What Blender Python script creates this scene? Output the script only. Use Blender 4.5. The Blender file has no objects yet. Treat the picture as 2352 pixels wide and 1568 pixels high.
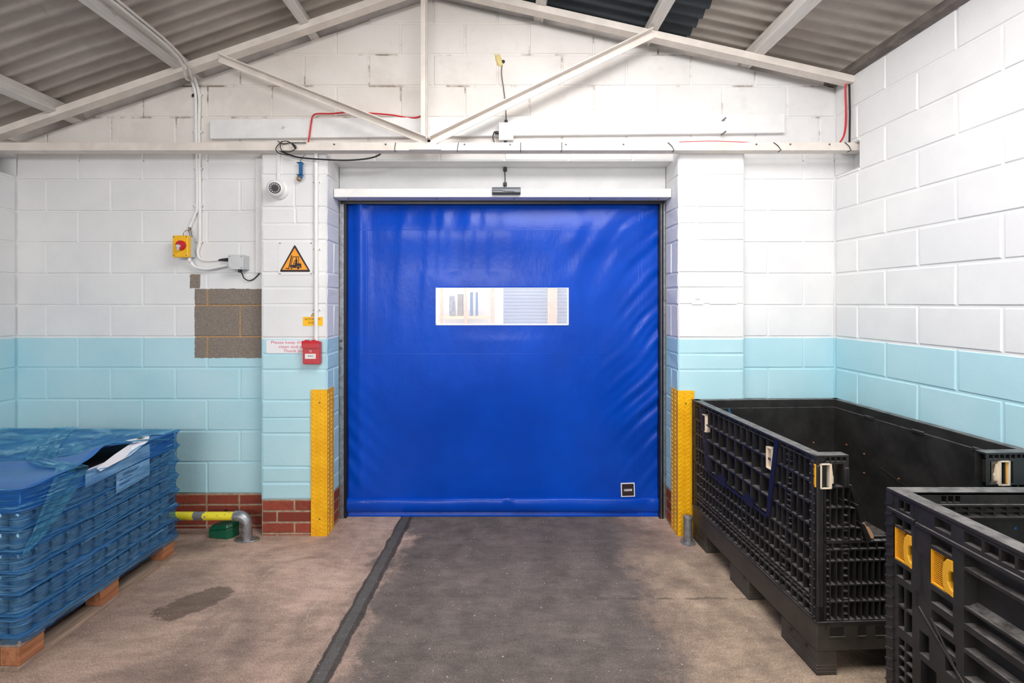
import bpy, bmesh, math, random
from mathutils import Vector, Matrix, noise

random.seed(7)
C = bpy.context.scene.collection
PI = math.pi
F, VX, VY, EYE = 1055.0, 1150.0, 695.0, 1.62      # focal length in pixels, vanishing point, eye height


def at(px, py, y):
    """world point seen at pixel (px, py) standing at depth y"""
    return Vector(((px - VX) * y / F, y, EYE - (py - VY) * y / F))


def X(px, y): return (px - VX) * y / F
def Z(py, y): return EYE - (py - VY) * y / F


def lin(r, g, b):
    f = lambda c: (c / 255 / 12.92) if c <= 10 else ((c / 255 + 0.055) / 1.055) ** 2.4
    return (f(r), f(g), f(b), 1)


# ---------------------------------------------------------------- main dimensions
YB = 3.297            # back wall
YP = 3.20             # face of the piers
XL, XR = -3.475, 2.40
OL, OR_ = -1.2106, 1.2376      # door opening between the piers
PL0 = X(601, YP)               # left pier outer edge
PR1 = X(1709, YP)
YC = 3.49             # door curtain
APX = -0.49


def roof(x):           # underside of the purlins
    return 3.80 - 0.35 * (APX - x) if x < APX else 3.80 - 0.222 * (x - APX)


# ---------------------------------------------------------------- mesh builder
class MB:
    def __init__(s):
        s.v, s.f, s.m, s.a = [], [], [], []

    def add(s, pts, faces, mat=0, val=0.0):
        b = len(s.v)
        s.v.extend([Vector(p) for p in pts])
        for f in faces:
            s.f.append([b + i for i in f]); s.m.append(mat); s.a.append(val)

    def poly(s, pts, mat=0, val=0.0):
        s.add(pts, [list(range(len(pts)))], mat, val)

    def box(s, x0, x1, y0, y1, z0, z1, mat=0, M=None, val=0.0):
        p = [(x0, y0, z0), (x1, y0, z0), (x1, y1, z0), (x0, y1, z0), (x0, y0, z1), (x1, y0, z1), (x1, y1, z1), (x0, y1, z1)]
        if M is not None: p = [M @ Vector(q) for q in p]
        s.add(p, [(0, 3, 2, 1), (4, 5, 6, 7), (0, 1, 5, 4), (1, 2, 6, 5), (2, 3, 7, 6), (3, 0, 4, 7)], mat, val)

    def prism(s, poly, d, mat=0, M=None):
        """poly: 2D points (x,z); extruded from y=0 to y=d"""
        n = len(poly)
        p = [Vector((x, 0, z)) for x, z in poly] + [Vector((x, d, z)) for x, z in poly]
        if M is not None: p = [M @ q for q in p]
        s.add(p, [list(range(n))[::-1], list(range(n, 2 * n))] + [(i, (i + 1) % n, n + (i + 1) % n, n + i) for i in range(n)], mat)

    def tube(s, pts, r, n=10, mat=0, smooth=0, caps=True):
        pts = [Vector(p) for p in pts]
        if smooth:
            out = []
            for i in range(len(pts) - 1):
                p0, p1, p2, p3 = pts[max(i - 1, 0)], pts[i], pts[i + 1], pts[min(i + 2, len(pts) - 1)]
                for k in range(smooth):
                    t = k / smooth
                    out.append(0.5 * (2 * p1 + (p2 - p0) * t + (2 * p0 - 5 * p1 + 4 * p2 - p3) * t * t + (3 * p1 - p0 - 3 * p2 + p3) * t ** 3))
            out.append(pts[-1]); pts = out
        T = [(pts[min(i + 1, len(pts) - 1)] - pts[max(i - 1, 0)]).normalized() for i in range(len(pts))]
        up = Vector((0, 0, 1)) if abs(T[0].z) < 0.9 else Vector((1, 0, 0))
        N = T[0].cross(up).normalized()
        V, rr = [], (r if callable(r) else (lambda t: r))
        for i, p in enumerate(pts):
            N = (N - T[i] * N.dot(T[i])).normalized()
            B = T[i].cross(N)
            q = rr(i / max(len(pts) - 1, 1))
            for k in range(n):
                a = 2 * PI * k / n
                V.append(p + (N * math.cos(a) + B * math.sin(a)) * q)
        fs = [(i * n + k, i * n + (k + 1) % n, (i + 1) * n + (k + 1) % n, (i + 1) * n + k) for i in range(len(pts) - 1) for k in range(n)]
        if caps: fs += [list(range(n))[::-1], [(len(pts) - 1) * n + k for k in range(n)]]
        s.add(V, fs, mat)

    def lathe(s, prof, n=24, mat=0, M=None):
        """prof: (r, h) about the local z axis"""
        V = [Vector((r * math.cos(2 * PI * k / n), r * math.sin(2 * PI * k / n), h)) for r, h in prof for k in range(n)]
        if M is not None: V = [M @ q for q in V]
        fs = [(i * n + k, i * n + (k + 1) % n, (i + 1) * n + (k + 1) % n, (i + 1) * n + k) for i in range(len(prof) - 1) for k in range(n)]
        fs += [list(range(n))[::-1], [(len(prof) - 1) * n + k for k in range(n)]]
        s.add(V, fs, mat)

    def build(s, name, mats, parent=None, smooth=False, bevel=0, M=None, seg=2):
        me = bpy.data.meshes.new(name)
        v = s.v if M is None else [M @ q for q in s.v]
        me.from_pydata([tuple(q) for q in v], [], s.f)
        if not isinstance(mats, (list, tuple)): mats = [mats]
        for m in mats: me.materials.append(m)
        me.polygons.foreach_set('material_index', s.m)
        if any(s.a):
            at_ = me.attributes.new('rnd', 'FLOAT', 'FACE')
            at_.data.foreach_set('value', s.a)
        bm = bmesh.new(); bm.from_mesh(me)
        bmesh.ops.recalc_face_normals(bm, faces=bm.faces) if not getattr(s, 'keep', False) else None
        bm.to_mesh(me); bm.free()
        if smooth:
            me.polygons.foreach_set('use_smooth', [True] * len(me.polygons))
            me.set_sharp_from_angle(angle=math.radians(40))
        me.update()
        o = bpy.data.objects.new(name, me); C.objects.link(o)
        if parent is not None: o.parent = parent
        if bevel:
            b = o.modifiers.new('bevel', 'BEVEL'); b.width = bevel; b.segments = seg; b.limit_method = 'ANGLE'; b.angle_limit = math.radians(35)
            b.harden_normals = False
        return o


def tag(o, label, cat, group=None, kind=None):
    o['label'] = label; o['category'] = cat
    if group: o['group'] = group
    if kind: o['kind'] = kind
    return o


def thing(name, label, cat, loc=(0, 0, 0), rz=0, group=None):
    o = bpy.data.objects.new(name, None); C.objects.link(o)
    o.location = loc; o.rotation_euler = (0, 0, rz); o.empty_display_size = 0.1
    return tag(o, label, cat, group)


def struct(o):
    o['kind'] = 'structure'; return o


def dup(root, loc, rz=None, label=None):
    r = root.copy(); C.objects.link(r); r.location = loc
    if rz is not None: r.rotation_euler = (0, 0, rz)
    if label: r['label'] = label
    for ch in list(root.children):
        c = ch.copy(); C.objects.link(c); c.parent = r
        for g in list(ch.children):
            d = g.copy(); C.objects.link(d); d.parent = c
    return r


def T(x, y, z): return Matrix.Translation((x, y, z))
def RX(a): return Matrix.Rotation(a, 4, 'X')
def RY(a): return Matrix.Rotation(a, 4, 'Y')
def RZ(a): return Matrix.Rotation(a, 4, 'Z')


# ---------------------------------------------------------------- materials
class NT:
    """tiny wrapper to write node trees as expressions"""
    def __init__(s, name):
        s.mat = bpy.data.materials.new(name); s.mat.use_nodes = True
        s.t = s.mat.node_tree; s.t.nodes.clear()
        s.out = s.t.nodes.new('ShaderNodeOutputMaterial')
        s._pos = None

    def n(s, typ, **kw):
        nd = s.t.nodes.new(typ)
        for k, v in kw.items(): setattr(nd, k, v)
        return nd

    def link(s, a, b):
        if isinstance(a, (int, float)): b.default_value = a
        elif isinstance(a, (tuple, list)): b.default_value = a
        else: s.t.links.new(a, b)

    def m(s, op, a, b=0.0, c=0.0, clamp=False):
        nd = s.n('ShaderNodeMath', operation=op, use_clamp=clamp)
        for i, q in enumerate((a, b, c)): s.link(q, nd.inputs[i])
        return nd.outputs[0]

    def pos(s):
        if s._pos is None:
            g = s.n('ShaderNodeNewGeometry'); x = s.n('ShaderNodeSeparateXYZ')
            s.t.links.new(g.outputs['Position'], x.inputs[0])
            s._pos = (g.outputs['Position'], x.outputs[0], x.outputs[1], x.outputs[2], g)
        return s._pos

    def objco(s):
        return s.n('ShaderNodeTexCoord').outputs['Object']

    def noise(s, scale, detail=4, rough=0.55, vec=None, stretch=None, dist=0.0):
        nd = s.n('ShaderNodeTexNoise')
        nd.inputs['Scale'].default_value = scale; nd.inputs['Detail'].default_value = detail
        nd.inputs['Roughness'].default_value = rough; nd.inputs['Distortion'].default_value = dist
        v = vec if vec is not None else s.pos()[0]
        if stretch:
            mp = s.n('ShaderNodeMapping'); mp.inputs['Scale'].default_value = stretch[:3]
            if len(stretch) > 3: mp.inputs['Rotation'].default_value = stretch[3]
            s.t.links.new(v, mp.inputs[0]); v = mp.outputs[0]
        s.t.links.new(v, nd.inputs['Vector'])
        return nd.outputs['Fac']

    def ramp(s, fac, lo, hi):
        nd = s.n('ShaderNodeMapRange'); nd.interpolation_type = 'SMOOTHSTEP'
        s.link(fac, nd.inputs[0]); s.link(lo, nd.inputs[1]); s.link(hi, nd.inputs[2])
        return nd.outputs[0]

    def mix(s, fac, a, b, blend='MIX'):
        nd = s.n('ShaderNodeMix', data_type='RGBA', blend_type=blend)
        s.link(fac, nd.inputs[0]); s.link(a, nd.inputs[6]); s.link(b, nd.inputs[7])
        return nd.outputs[2]

    def bump(s, h, strength, dist=0.01, nrm=None):
        nd = s.n('ShaderNodeBump'); nd.inputs['Strength'].default_value = strength; nd.inputs['Distance'].default_value = dist
        s.link(h, nd.inputs['Height'])
        if nrm is not None: s.t.links.new(nrm, nd.inputs['Normal'])
        return nd.outputs[0]

    def bsdf(s, color, rough=0.5, metal=0.0, normal=None, spec=0.5, **kw):
        b = s.n('ShaderNodeBsdfPrincipled')
        s.link(color, b.inputs['Base Color']); s.link(rough, b.inputs['Roughness']); s.link(metal, b.inputs['Metallic'])
        s.link(spec, b.inputs['Specular IOR Level'])
        for k, v in kw.items(): s.link(v, b.inputs[k.replace('_', ' ')])
        if normal is not None: s.t.links.new(normal, b.inputs['Normal'])
        return b.outputs[0]

    def done(s, sh):
        s.t.links.new(sh, s.out.inputs['Surface']); return s.mat

    def boxmask(s, u, v, u0, u1, v0, v1, wob, soft=0.004):
        """1 inside the rectangle, its edge roughened by wob"""
        a = s.m('SUBTRACT', s.m('ABSOLUTE', s.m('SUBTRACT', u, (u0 + u1) / 2)), (u1 - u0) / 2)
        b = s.m('SUBTRACT', s.m('ABSOLUTE', s.m('SUBTRACT', v, (v0 + v1) / 2)), (v1 - v0) / 2)
        d = s.m('ADD', s.m('MAXIMUM', a, b), wob)
        return s.m('SUBTRACT', 1.0, s.ramp(d, -soft, soft))


def plain(name, col, rough=0.5, metal=0.0, nscale=0, namt=0.15, bump=0, bscale=60, spec=0.5):
    t = NT(name)
    c = col
    if nscale:
        f = t.ramp(t.noise(nscale, 5, 0.6, t.objco()), 0.3, 0.7)
        dark = tuple(q * (1 - namt) for q in col[:3]) + (1,)
        lite = tuple(min(1, q * (1 + namt)) for q in col[:3]) + (1,)
        c = t.mix(f, dark, lite)
    nr = t.bump(t.noise(bscale, 4, 0.6, t.objco()), bump, 0.004) if bump else None
    return t.done(t.bsdf(c, rough, metal, nr, spec))


def wall_paint(name, mortar=False, rough_face=False):
    t = NT(name)
    P, x, y, z, g = t.pos()
    n1 = t.noise(2.2, 3, 0.6); n2 = t.noise(14, 2, 0.6)
    white = t.mix(t.ramp(n1, 0.3, 0.75), lin(226, 226, 228), lin(236, 236, 236))
    warm_white = t.mix(t.ramp(n1, 0.25, 0.7), lin(220, 212, 206), lin(231, 226, 221))  # warmer white for the wall above the chord, stronger towards the left
    upper = t.m('MULTIPLY', t.ramp(t.m('ADD', z, t.m('MULTIPLY', n2, 0.02)), 2.66, 2.70), t.ramp(x, 3.2, -1.0))
    white = t.mix(upper, white, warm_white)
    # brown dirt in the joints high on the wall
    dirt = t.m('MULTIPLY', t.ramp(t.noise(3.1, 4, 0.7), 0.50, 0.64), t.m('MULTIPLY', t.ramp(z, 2.72, 2.85), t.ramp(x, 2.38, 2.3)))
    if mortar:
        white = t.mix(t.m('MULTIPLY', dirt, 0.85), white, lin(112, 90, 70))
    else:
        white = t.mix(t.m('MULTIPLY', dirt, 0.10), white, lin(150, 130, 110))
    blue = t.mix(t.ramp(n1, 0.3, 0.75), lin(178, 220, 231), lin(190, 226, 236))
    line = t.m('ADD', z, t.m('MULTIPLY', t.m('SUBTRACT', t.noise(9, 3), 0.5), 0.012))
    col = t.mix(t.ramp(line, 1.366, 1.370), blue, white)
    # rectangle of bare, never painted blockwork left of the door
    wob = t.m('MULTIPLY', t.m('SUBTRACT', t.noise(30, 3, 0.7), 0.5), 0.018)
    ms = t.boxmask(x, z, X(447, YB), -1.60, Z(822, YB), Z(663, YB), wob, 0.0015)
    ms2 = t.boxmask(x, z, X(436, YB), X(460, YB), Z(662, YB), Z(629, YB), wob, 0.0015)
    ms = t.m('MULTIPLY', t.m('MAXIMUM', ms, ms2), t.ramp(y, YP + 0.03, YP + 0.05))
    sp = t.noise(160, 3, 0.7)
    bare = t.mix(t.ramp(sp, 0.3, 0.75), lin(118, 108, 100), lin(154, 143, 133)) if not mortar else t.mix(t.ramp(sp, 0.3, 0.7), lin(170, 132, 94), lin(196, 160, 120))
    col = t.mix(ms, col, bare)
    h = t.m('ADD', t.m('MULTIPLY', t.noise(45, 3, 0.65), 0.6), t.m('MULTIPLY', t.noise(220, 1, 0.6), 0.35))
    if rough_face: h = t.m('ADD', t.m('MULTIPLY', t.noise(38, 6, 0.75), 2.5), h)
    nr = t.bump(h, 0.28 if not rough_face else 0.5, 0.006)
    return t.done(t.bsdf(col, t.m('ADD', 0.55, t.m('MULTIPLY', ms, 0.35)), 0, nr, 0.35))


M_WALL = wall_paint('painted_blockwork')
M_JOINT = wall_paint('painted_joint', True)
M_REVEAL = wall_paint('painted_rough_blockwork', False, True)


def floor_mat():
    t = NT('worn_concrete')
    P, x, y, z, g = t.pos()
    big = t.noise(0.9, 6, 0.62, dist=0.4)
    mid = t.noise(5, 6, 0.65)
    brush = t.noise(9, 6, 0.75, stretch=(0.7, 2.2, 1))
    fine = t.noise(140, 4, 0.7)
    speck = t.noise(62, 2, 0.5)
    brown = t.mix(t.ramp(big, 0.32, 0.66), lin(116, 101, 92), lin(200, 170, 152))
    grey = t.mix(t.ramp(mid, 0.3, 0.7), lin(94, 86, 81), lin(116, 105, 99))
    pale = t.mix(t.ramp(mid, 0.3, 0.7), lin(138, 120, 105), lin(178, 156, 134))
    nw = t.m('MULTIPLY', t.m('SUBTRACT', t.noise(2.3, 7, 0.75), 0.5), 1.0)
    xe = t.m('ADD', x, nw)
    # darker traffic lane in front of the door, paler by the crates
    lane = t.m('MULTIPLY', t.ramp(xe, -0.80, -0.62), t.m('SUBTRACT', 1.0, t.ramp(xe, 0.66, 1.08)))
    right = t.m('MULTIPLY', t.ramp(xe, 0.66, 1.08), t.m('SUBTRACT', 1.0, t.ramp(t.m('ADD', y, nw), 2.85, 3.15)))
    col = t.mix(lane, brown, grey)
    col = t.mix(right, col, pale)
    # damp patch
    dx = t.m('DIVIDE', t.m('SUBTRACT', x, -1.66), 0.15); dy = t.m('DIVIDE', t.m('SUBTRACT', y, 2.475), 0.16)
    dd = t.m('ADD', t.m('POWER', t.m('ABSOLUTE', t.m('SUBTRACT', dx, t.m('MULTIPLY', dy, 0.55))), 2), t.m('POWER', t.m('ABSOLUTE', dy), 2))
    dd = t.m('ADD', dd, t.m('MULTIPLY', t.m('SUBTRACT', t.noise(11, 6, 0.75), 0.5), 2.6))
    damp = t.m('SUBTRACT', 1.0, t.ramp(dd, 0.62, 0.80))
    col = t.mix(t.m('MULTIPLY', damp, 0.7), col, lin(90, 74, 62))
    # tar sealed joint running towards the door
    cx = t.m('ADD', -0.865, t.m('MULTIPLY', y, 0.045))
    wv = t.m('MULTIPLY', t.m('SUBTRACT', t.noise(7, 6, 0.72), 0.5), 0.05)
    dist = t.m('ADD', t.m('ABSOLUTE', t.m('SUBTRACT', x, cx)), wv)
    tar_o = t.m('SUBTRACT', 1.0, t.ramp(dist, 0.043, 0.052))
    tar_i = t.m('SUBTRACT', 1.0, t.ramp(t.m('ADD', t.m('ABSOLUTE', t.m('SUBTRACT', x, t.m('SUBTRACT', cx, 0.006))), t.m('MULTIPLY', wv, 0.4)), 0.022, 0.028))
    col = t.mix(t.m('MULTIPLY', tar_o, 0.93), col, lin(62, 58, 56))
    col = t.mix(t.m('MULTIPLY', tar_i, 0.9), col, lin(92, 89, 87))
    # pale hairline crack left of it
    ck = t.m('ABSOLUTE', t.m('SUBTRACT', t.m('ADD', x, t.m('MULTIPLY', t.m('SUBTRACT', t.noise(6, 5, 0.6), 0.5), 0.06)), t.m('ADD', -1.14, t.m('MULTIPLY', y, 0.06))))
    crack = t.m('MULTIPLY', t.m('SUBTRACT', 1.0, t.ramp(ck, 0.0018, 0.0035)), t.m('MULTIPLY', t.ramp(y, 2.25, 2.4), t.m('SUBTRACT', 1.0, t.ramp(y, 3.2, 3.3))))
    col = t.mix(t.m('MULTIPLY', crack, 0.6), col, lin(190, 176, 162))
    # cross score lines
    s1 = t.m('ABSOLUTE', t.m('SUBTRACT', t.m('ADD', y, t.m('MULTIPLY', t.m('SUBTRACT', t.noise(5, 5, 0.7), 0.5), 0.05)), 2.52))
    sc = t.m('MULTIPLY', t.m('SUBTRACT', 1.0, t.ramp(s1, 0.003, 0.014)), t.m('MULTIPLY', t.ramp(x, 0.2, 0.8), t.ramp(t.noise(11, 3), 0.42, 0.6)))
    col = t.mix(t.m('MULTIPLY', sc, 0.55), col, lin(70, 62, 56))
    # dark scuffs, brushed grain, grit
    scuff = t.ramp(t.noise(2.1, 7, 0.75, dist=0.8), 0.50, 0.72)
    col = t.mix(t.m('MULTIPLY', scuff, 0.45), col, lin(76, 67, 61))
    col = t.mix(0.5, col, t.mix(t.ramp(brush, 0.3, 0.7), (0.34, 0.34, 0.34, 1), (0.68, 0.68, 0.68, 1)), 'OVERLAY')
    col = t.mix(0.5, col, t.mix(t.ramp(fine, 0.36, 0.66), (0.28, 0.28, 0.28, 1), (0.76, 0.76, 0.76, 1)), 'OVERLAY')
    col = t.mix(t.m('MULTIPLY', t.ramp(speck, 0.70, 0.73), 0.75), col, lin(196, 186, 172))
    h = t.m('ADD', t.m('MULTIPLY', fine, 0.5), t.m('MULTIPLY', mid, 0.8))
    return t.done(t.bsdf(col, t.m('SUBTRACT', 0.82, t.m('MULTIPLY', damp, 0.3)), 0, t.bump(h, 0.3, 0.004), 0.3))


M_FLOOR = floor_mat()


def brick_mat():
    t = NT('red_brick')
    a = t.n('ShaderNodeAttribute', attribute_name='rnd').outputs['Fac']
    n = t.noise(38, 5, 0.7)
    c = t.mix(a, lin(128, 56, 44), lin(172, 84, 66))
    c = t.mix(t.ramp(n, 0.42, 0.75), c, lin(120, 66, 55))
    c = t.mix(t.m('MULTIPLY', t.ramp(t.noise(24, 6, 0.75), 0.6, 0.72), 0.5), c, lin(176, 156, 140))
    return t.done(t.bsdf(c, 0.85, 0, t.bump(t.noise(150, 4, 0.7), 0.5, 0.004), 0.3))


M_BRICK = brick_mat()
M_MORTAR = plain('lime_mortar', lin(168, 148, 126), 0.9, 0, 30, 0.25, 0.5, 90)


def roof_mat(name, a, b):
    t = NT(name)
    c = t.mix(t.ramp(t.noise(1.3, 6, 0.65, stretch=(1, 3, 1)), 0.3, 0.72), a, b)
    c = t.mix(t.m('MULTIPLY', t.ramp(t.noise(9, 5, 0.7), 0.55, 0.75), 0.3), c, tuple(q * 0.5 for q in b[:3]) + (1,))
    return t.done(t.bsdf(c, 0.8, 0, t.bump(t.noise(120, 3), 0.2, 0.003), 0.3))


M_ROOF = roof_mat('cement_sheet', lin(164, 154, 146), lin(190, 182, 174))
M_ROOFD = roof_mat('dark_sheet', lin(58, 64, 70), lin(78, 84, 90))
M_VERGE = plain('verge_board', lin(182, 174, 170), 0.8, 0, 6, 0.15)
M_STEEL = plain('cream_painted_steel', lin(226, 217, 209), 0.5, 0, 7, 0.08, 0.15, 90)


def timber_paint():
    t = NT('flaking_white_timber')
    g = t.noise(7, 6, 0.7, t.objco(), stretch=(6, 0.5, 6))
    c = t.mix(t.ramp(g, 0.3, 0.7), lin(204, 198, 193), lin(224, 219, 214))
    fl = t.ramp(t.noise(11, 6, 0.75, t.objco(), stretch=(2.5, 0.6, 2.5)), 0.60, 0.68)
    c = t.mix(t.m('MULTIPLY', fl, 0.6), c, lin(128, 114, 102))
    return t.done(t.bsdf(c, 0.7, 0, t.bump(g, 0.3, 0.004), 0.3))


M_TIMBER = timber_paint()
M_TIMBERD = plain('weathered_timber', lin(110, 102, 97), 0.85, 0, 9, 0.3, 0.4, 50)
M_BOARD = plain('white_gloss_board', lin(232, 231, 231), 0.45, 0, 8, 0.05, 0.15, 25)
M_WHITE = plain('white_plastic', lin(234, 233, 232), 0.4, 0, 20, 0.04)
M_LTGREY = plain('light_grey_plastic', lin(202, 204, 206), 0.45, 0, 30, 0.04)
M_BLACK = plain('black_rubber', lin(30, 28, 29), 0.45)
M_BLACKM = plain('black_painted_steel', lin(26, 24, 26), 0.35)
M_RED = plain('red_plastic', lin(196, 30, 40), 0.3)
M_REDW = plain('red_cable_sheath', lin(205, 40, 46), 0.4)
M_YEL = plain('yellow_plastic', lin(245, 186, 20), 0.4, 0, 30, 0.06)
M_YSIGN = plain('yellow_print', lin(252, 190, 20), 0.5)
M_ORSIGN = plain('orange_print', lin(250, 160, 36), 0.45)
M_INK = plain('black_print', lin(42, 30, 34), 0.5)
M_REDINK = plain('red_print', lin(220, 104, 128), 0.5)
M_PAPER = plain('white_sticker', lin(240, 238, 242), 0.5)
M_SIGNW = plain('white_sign_plate', lin(232, 232, 234), 0.35)
M_DKGREY = plain('sensor_grey', lin(92, 97, 106), 0.35)
M_SENSB = plain('sensor_lens', lin(22, 22, 28), 0.15)
M_SCREW = plain('screw_steel', lin(120, 116, 112), 0.35, 0.8)
M_GREEN = plain('dark_green_plastic', lin(10, 88, 62), 0.35, 0, 20, 0.12)
M_NAVY = plain('navy_plastic', lin(24, 25, 46), 0.4, 0, 20, 0.1)
M_CREAM = plain('cream_latch_plastic', lin(232, 214, 190), 0.4)
M_LATCH = plain('yellow_latch_plastic', lin(232, 168, 42), 0.4)
M_COPPER = plain('copper_rivet', lin(196, 132, 92), 0.35, 0.6)
M_CARD = plain('brown_cardboard', lin(206, 160, 118), 0.8)
M_FOAM = plain('expanding_foam', lin(226, 206, 142), 0.8, 0, 20, 0.1, 0.8, 40)
M_BLUEP = plain('blue_painted_steel', lin(22, 92, 150), 0.4, 0, 30, 0.15)
M_RUST = plain('rust', lin(168, 96, 62), 0.8)
M_BRASS = plain('brass', lin(150, 118, 70), 0.3, 0.8)


def galv():
    t = NT('galvanised_steel')
    c = t.mix(t.ramp(t.noise(26, 5, 0.7, t.objco()), 0.3, 0.7), lin(138, 141, 146), lin(178, 180, 184))
    return t.done(t.bsdf(c, 0.42, 0.75, t.bump(t.noise(70, 4, 0.6, t.objco()), 0.15, 0.003)))


M_GALV = galv()


def yellow_pipe():
    t = NT('chipped_yellow_pipe')
    P, x, y, z, g = t.pos()
    chip = t.ramp(t.noise(26, 6, 0.75), 0.60, 0.64)
    gap = t.m('SUBTRACT', 1.0, t.ramp(t.m('ADD', t.m('ABSOLUTE', t.m('SUBTRACT', x, X(459, 3.136))), t.m('MULTIPLY', t.m('SUBTRACT', t.noise(40, 4), 0.5), 0.05)), 0.03, 0.036))
    f = t.m('MAXIMUM', chip, gap)
    c = t.mix(f, lin(240, 222, 52), lin(140, 142, 146))
    return t.done(t.bsdf(c, 0.42, t.m('MULTIPLY', f, 0.5)))


M_YPIPE = yellow_pipe()


def guard_mat():
    t = NT('yellow_tread_plate')
    c = t.mix(t.ramp(t.noise(9, 5, 0.7), 0.3, 0.75), lin(236, 170, 14), lin(250, 190, 24))
    P, x, y, z, g = t.pos()
    sc = t.m('MULTIPLY', t.ramp(t.noise(22, 6, 0.75, stretch=(1, 1, 3)), 0.64, 0.68), t.m('SUBTRACT', 1.0, t.ramp(z, 0.08, 0.35)))
    c = t.mix(sc, c, lin(128, 82, 30))
    return t.done(t.bsdf(c, 0.4, 0, t.bump(t.noise(90, 3), 0.1, 0.003)))


M_GUARD = guard_mat()


def curtain_mat():
    t = NT('blue_pvc')
    P, x, y, z, g = t.pos()
    c = t.mix(t.ramp(t.noise(1.6, 5, 0.6), 0.3, 0.7), lin(0, 62, 170), lin(0, 72, 190))
    # horizontal welded seams and scuffs
    wr = t.m('ADD', t.m('MULTIPLY', t.noise(5, 4, 0.55, stretch=(1.0, 1, 0.45)), 1.0), t.m('MULTIPLY', t.noise(26, 4, 0.6), 0.10))
    seam = 0
    nr = t.bump(wr, 0.22, 0.03)
    def seam_at(v, p, w): return t.m('SUBTRACT', 1.0, t.ramp(t.m('ABSOLUTE', t.m('SUBTRACT', v, p)), 0, w))
    sm = t.m('ADD', t.m('ADD', seam_at(x, -0.99, 0.004), seam_at(x, -1.012, 0.004)), t.m('ADD', seam_at(x, 1.05, 0.004), t.m('ADD', seam_at(x, 1.075, 0.004), seam_at(z, 1.232, 0.003))))
    sm = t.m('ADD', sm, seam_at(z, 2.17, 0.003))
    nr = t.bump(sm, 0.28, 0.002, nr)
    spot = t.m('MULTIPLY', t.ramp(t.noise(46, 3, 0.6), 0.73, 0.76), t.m('MULTIPLY', t.ramp(x, -0.75, -1.1), t.ramp(z, 1.2, 0.6)))
    c = t.mix(t.m('MULTIPLY', spot, 0.5), c, lin(120, 150, 210))
    return t.done(t.bsdf(c, 0.28, 0, nr, 0.24))


M_CURT = curtain_mat()


def black_crate(nm='black_moulded_plastic', ca=lin(30, 29, 29), cb=lin(50, 48, 47)):
    t = NT(nm)
    P, x, y, z, g = t.pos()
    n = t.noise(5, 6, 0.7)
    c = t.mix(t.ramp(n, 0.3, 0.72), ca, cb)
    # dust on the ledges, its pale colour also painting in the edge highlights
    sx = t.n('ShaderNodeSeparateXYZ'); t.t.links.new(g.outputs['Normal'], sx.inputs[0])
    dust_sheen = t.m('MULTIPLY', t.ramp(sx.outputs[2], 0.5, 0.95), t.ramp(t.noise(18, 5, 0.7), 0.25, 0.7))
    c = t.mix(t.m('MULTIPLY', dust_sheen, 0.75), c, lin(140, 134, 130))
    sc = t.ramp(t.noise(14, 6, 0.8, stretch=(1, 1, 0.3)), 0.62, 0.72)
    c = t.mix(t.m('MULTIPLY', sc, 0.30), c, lin(86, 82, 80))
    return t.done(t.bsdf(c, t.m('ADD', 0.34, t.m('MULTIPLY', n, 0.2)), 0, t.bump(t.noise(110, 4, 0.6), 0.15, 0.003), 0.5))


M_CRATE = black_crate()
M_CRATEB = black_crate('dusty_black_plastic', lin(46, 42, 39), lin(70, 64, 58))


def wood_mat(name, a, b):
    t = NT(name)
    g = t.noise(5, 6, 0.65, t.objco(), stretch=(8, 1.0, 8))
    c = t.mix(t.ramp(g, 0.28, 0.72), a, b)
    c = t.mix(t.m('MULTIPLY', t.ramp(t.noise(3, 5, 0.7, t.objco()), 0.58, 0.72), 0.55), c, lin(72, 60, 52))
    return t.done(t.bsdf(c, 0.8, 0, t.bump(g, 0.35, 0.003), 0.3))


M_PALW = wood_mat('grey_pallet_wood', lin(128, 108, 94), lin(172, 148, 130))
M_BLOCKW = wood_mat('pallet_block_wood', lin(146, 90, 60), lin(188, 128, 92))
M_PINE = wood_mat('pale_pine', lin(220, 180, 140), lin(240, 206, 170))


def film_mat(name, amt, tint, dif):
    t = NT(name)
    co = t.objco()
    st = t.noise(6, 6, 0.75, co, stretch=(0.55, 0.55, 9, (0.32, 0, 0)), dist=0.6)
    st2 = t.noise(22, 5, 0.7, co, stretch=(0.25, 0.22, 5, (0.45, 0, 0)), dist=0.4)
    h = t.m('ADD', st, t.m('MULTIPLY', st2, 0.5))
    nr = t.bump(h, 0.9, 0.03)
    tr = t.n('ShaderNodeBsdfTransparent'); tr.inputs[0].default_value = tint
    c = t.mix(t.ramp(st2, 0.50, 0.66), dif, lin(118, 178, 220))
    d = t.bsdf(c, 0.14, 0, nr, 0.9)
    mx = t.n('ShaderNodeMixShader')
    f = t.m('ADD', t.m('MULTIPLY', t.ramp(st, 0.42, 0.60), 0.42), t.m('MULTIPLY', t.ramp(st2, 0.50, 0.62), 0.42))
    t.link(t.m('ADD', amt, f, 0, True), mx.inputs[0])
    t.t.links.new(tr.outputs[0], mx.inputs[1]); t.t.links.new(d, mx.inputs[2])
    return t.done(mx.outputs[0])


M_FILM = film_mat('blue_stretch_film', 0.10, (0.58, 0.80, 0.95, 1), lin(24, 118, 196))
M_FILM2 = film_mat('loose_blue_film', 0.24, (0.6, 0.84, 0.96, 1), lin(80, 170, 215))
M_LID = plain('blue_cover_sheet', lin(52, 108, 174), 0.35, 0, 8, 0.10, 0.1, 20)
M_TRAY = plain('grey_layer_pad', lin(120, 150, 178), 0.35)


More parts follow.
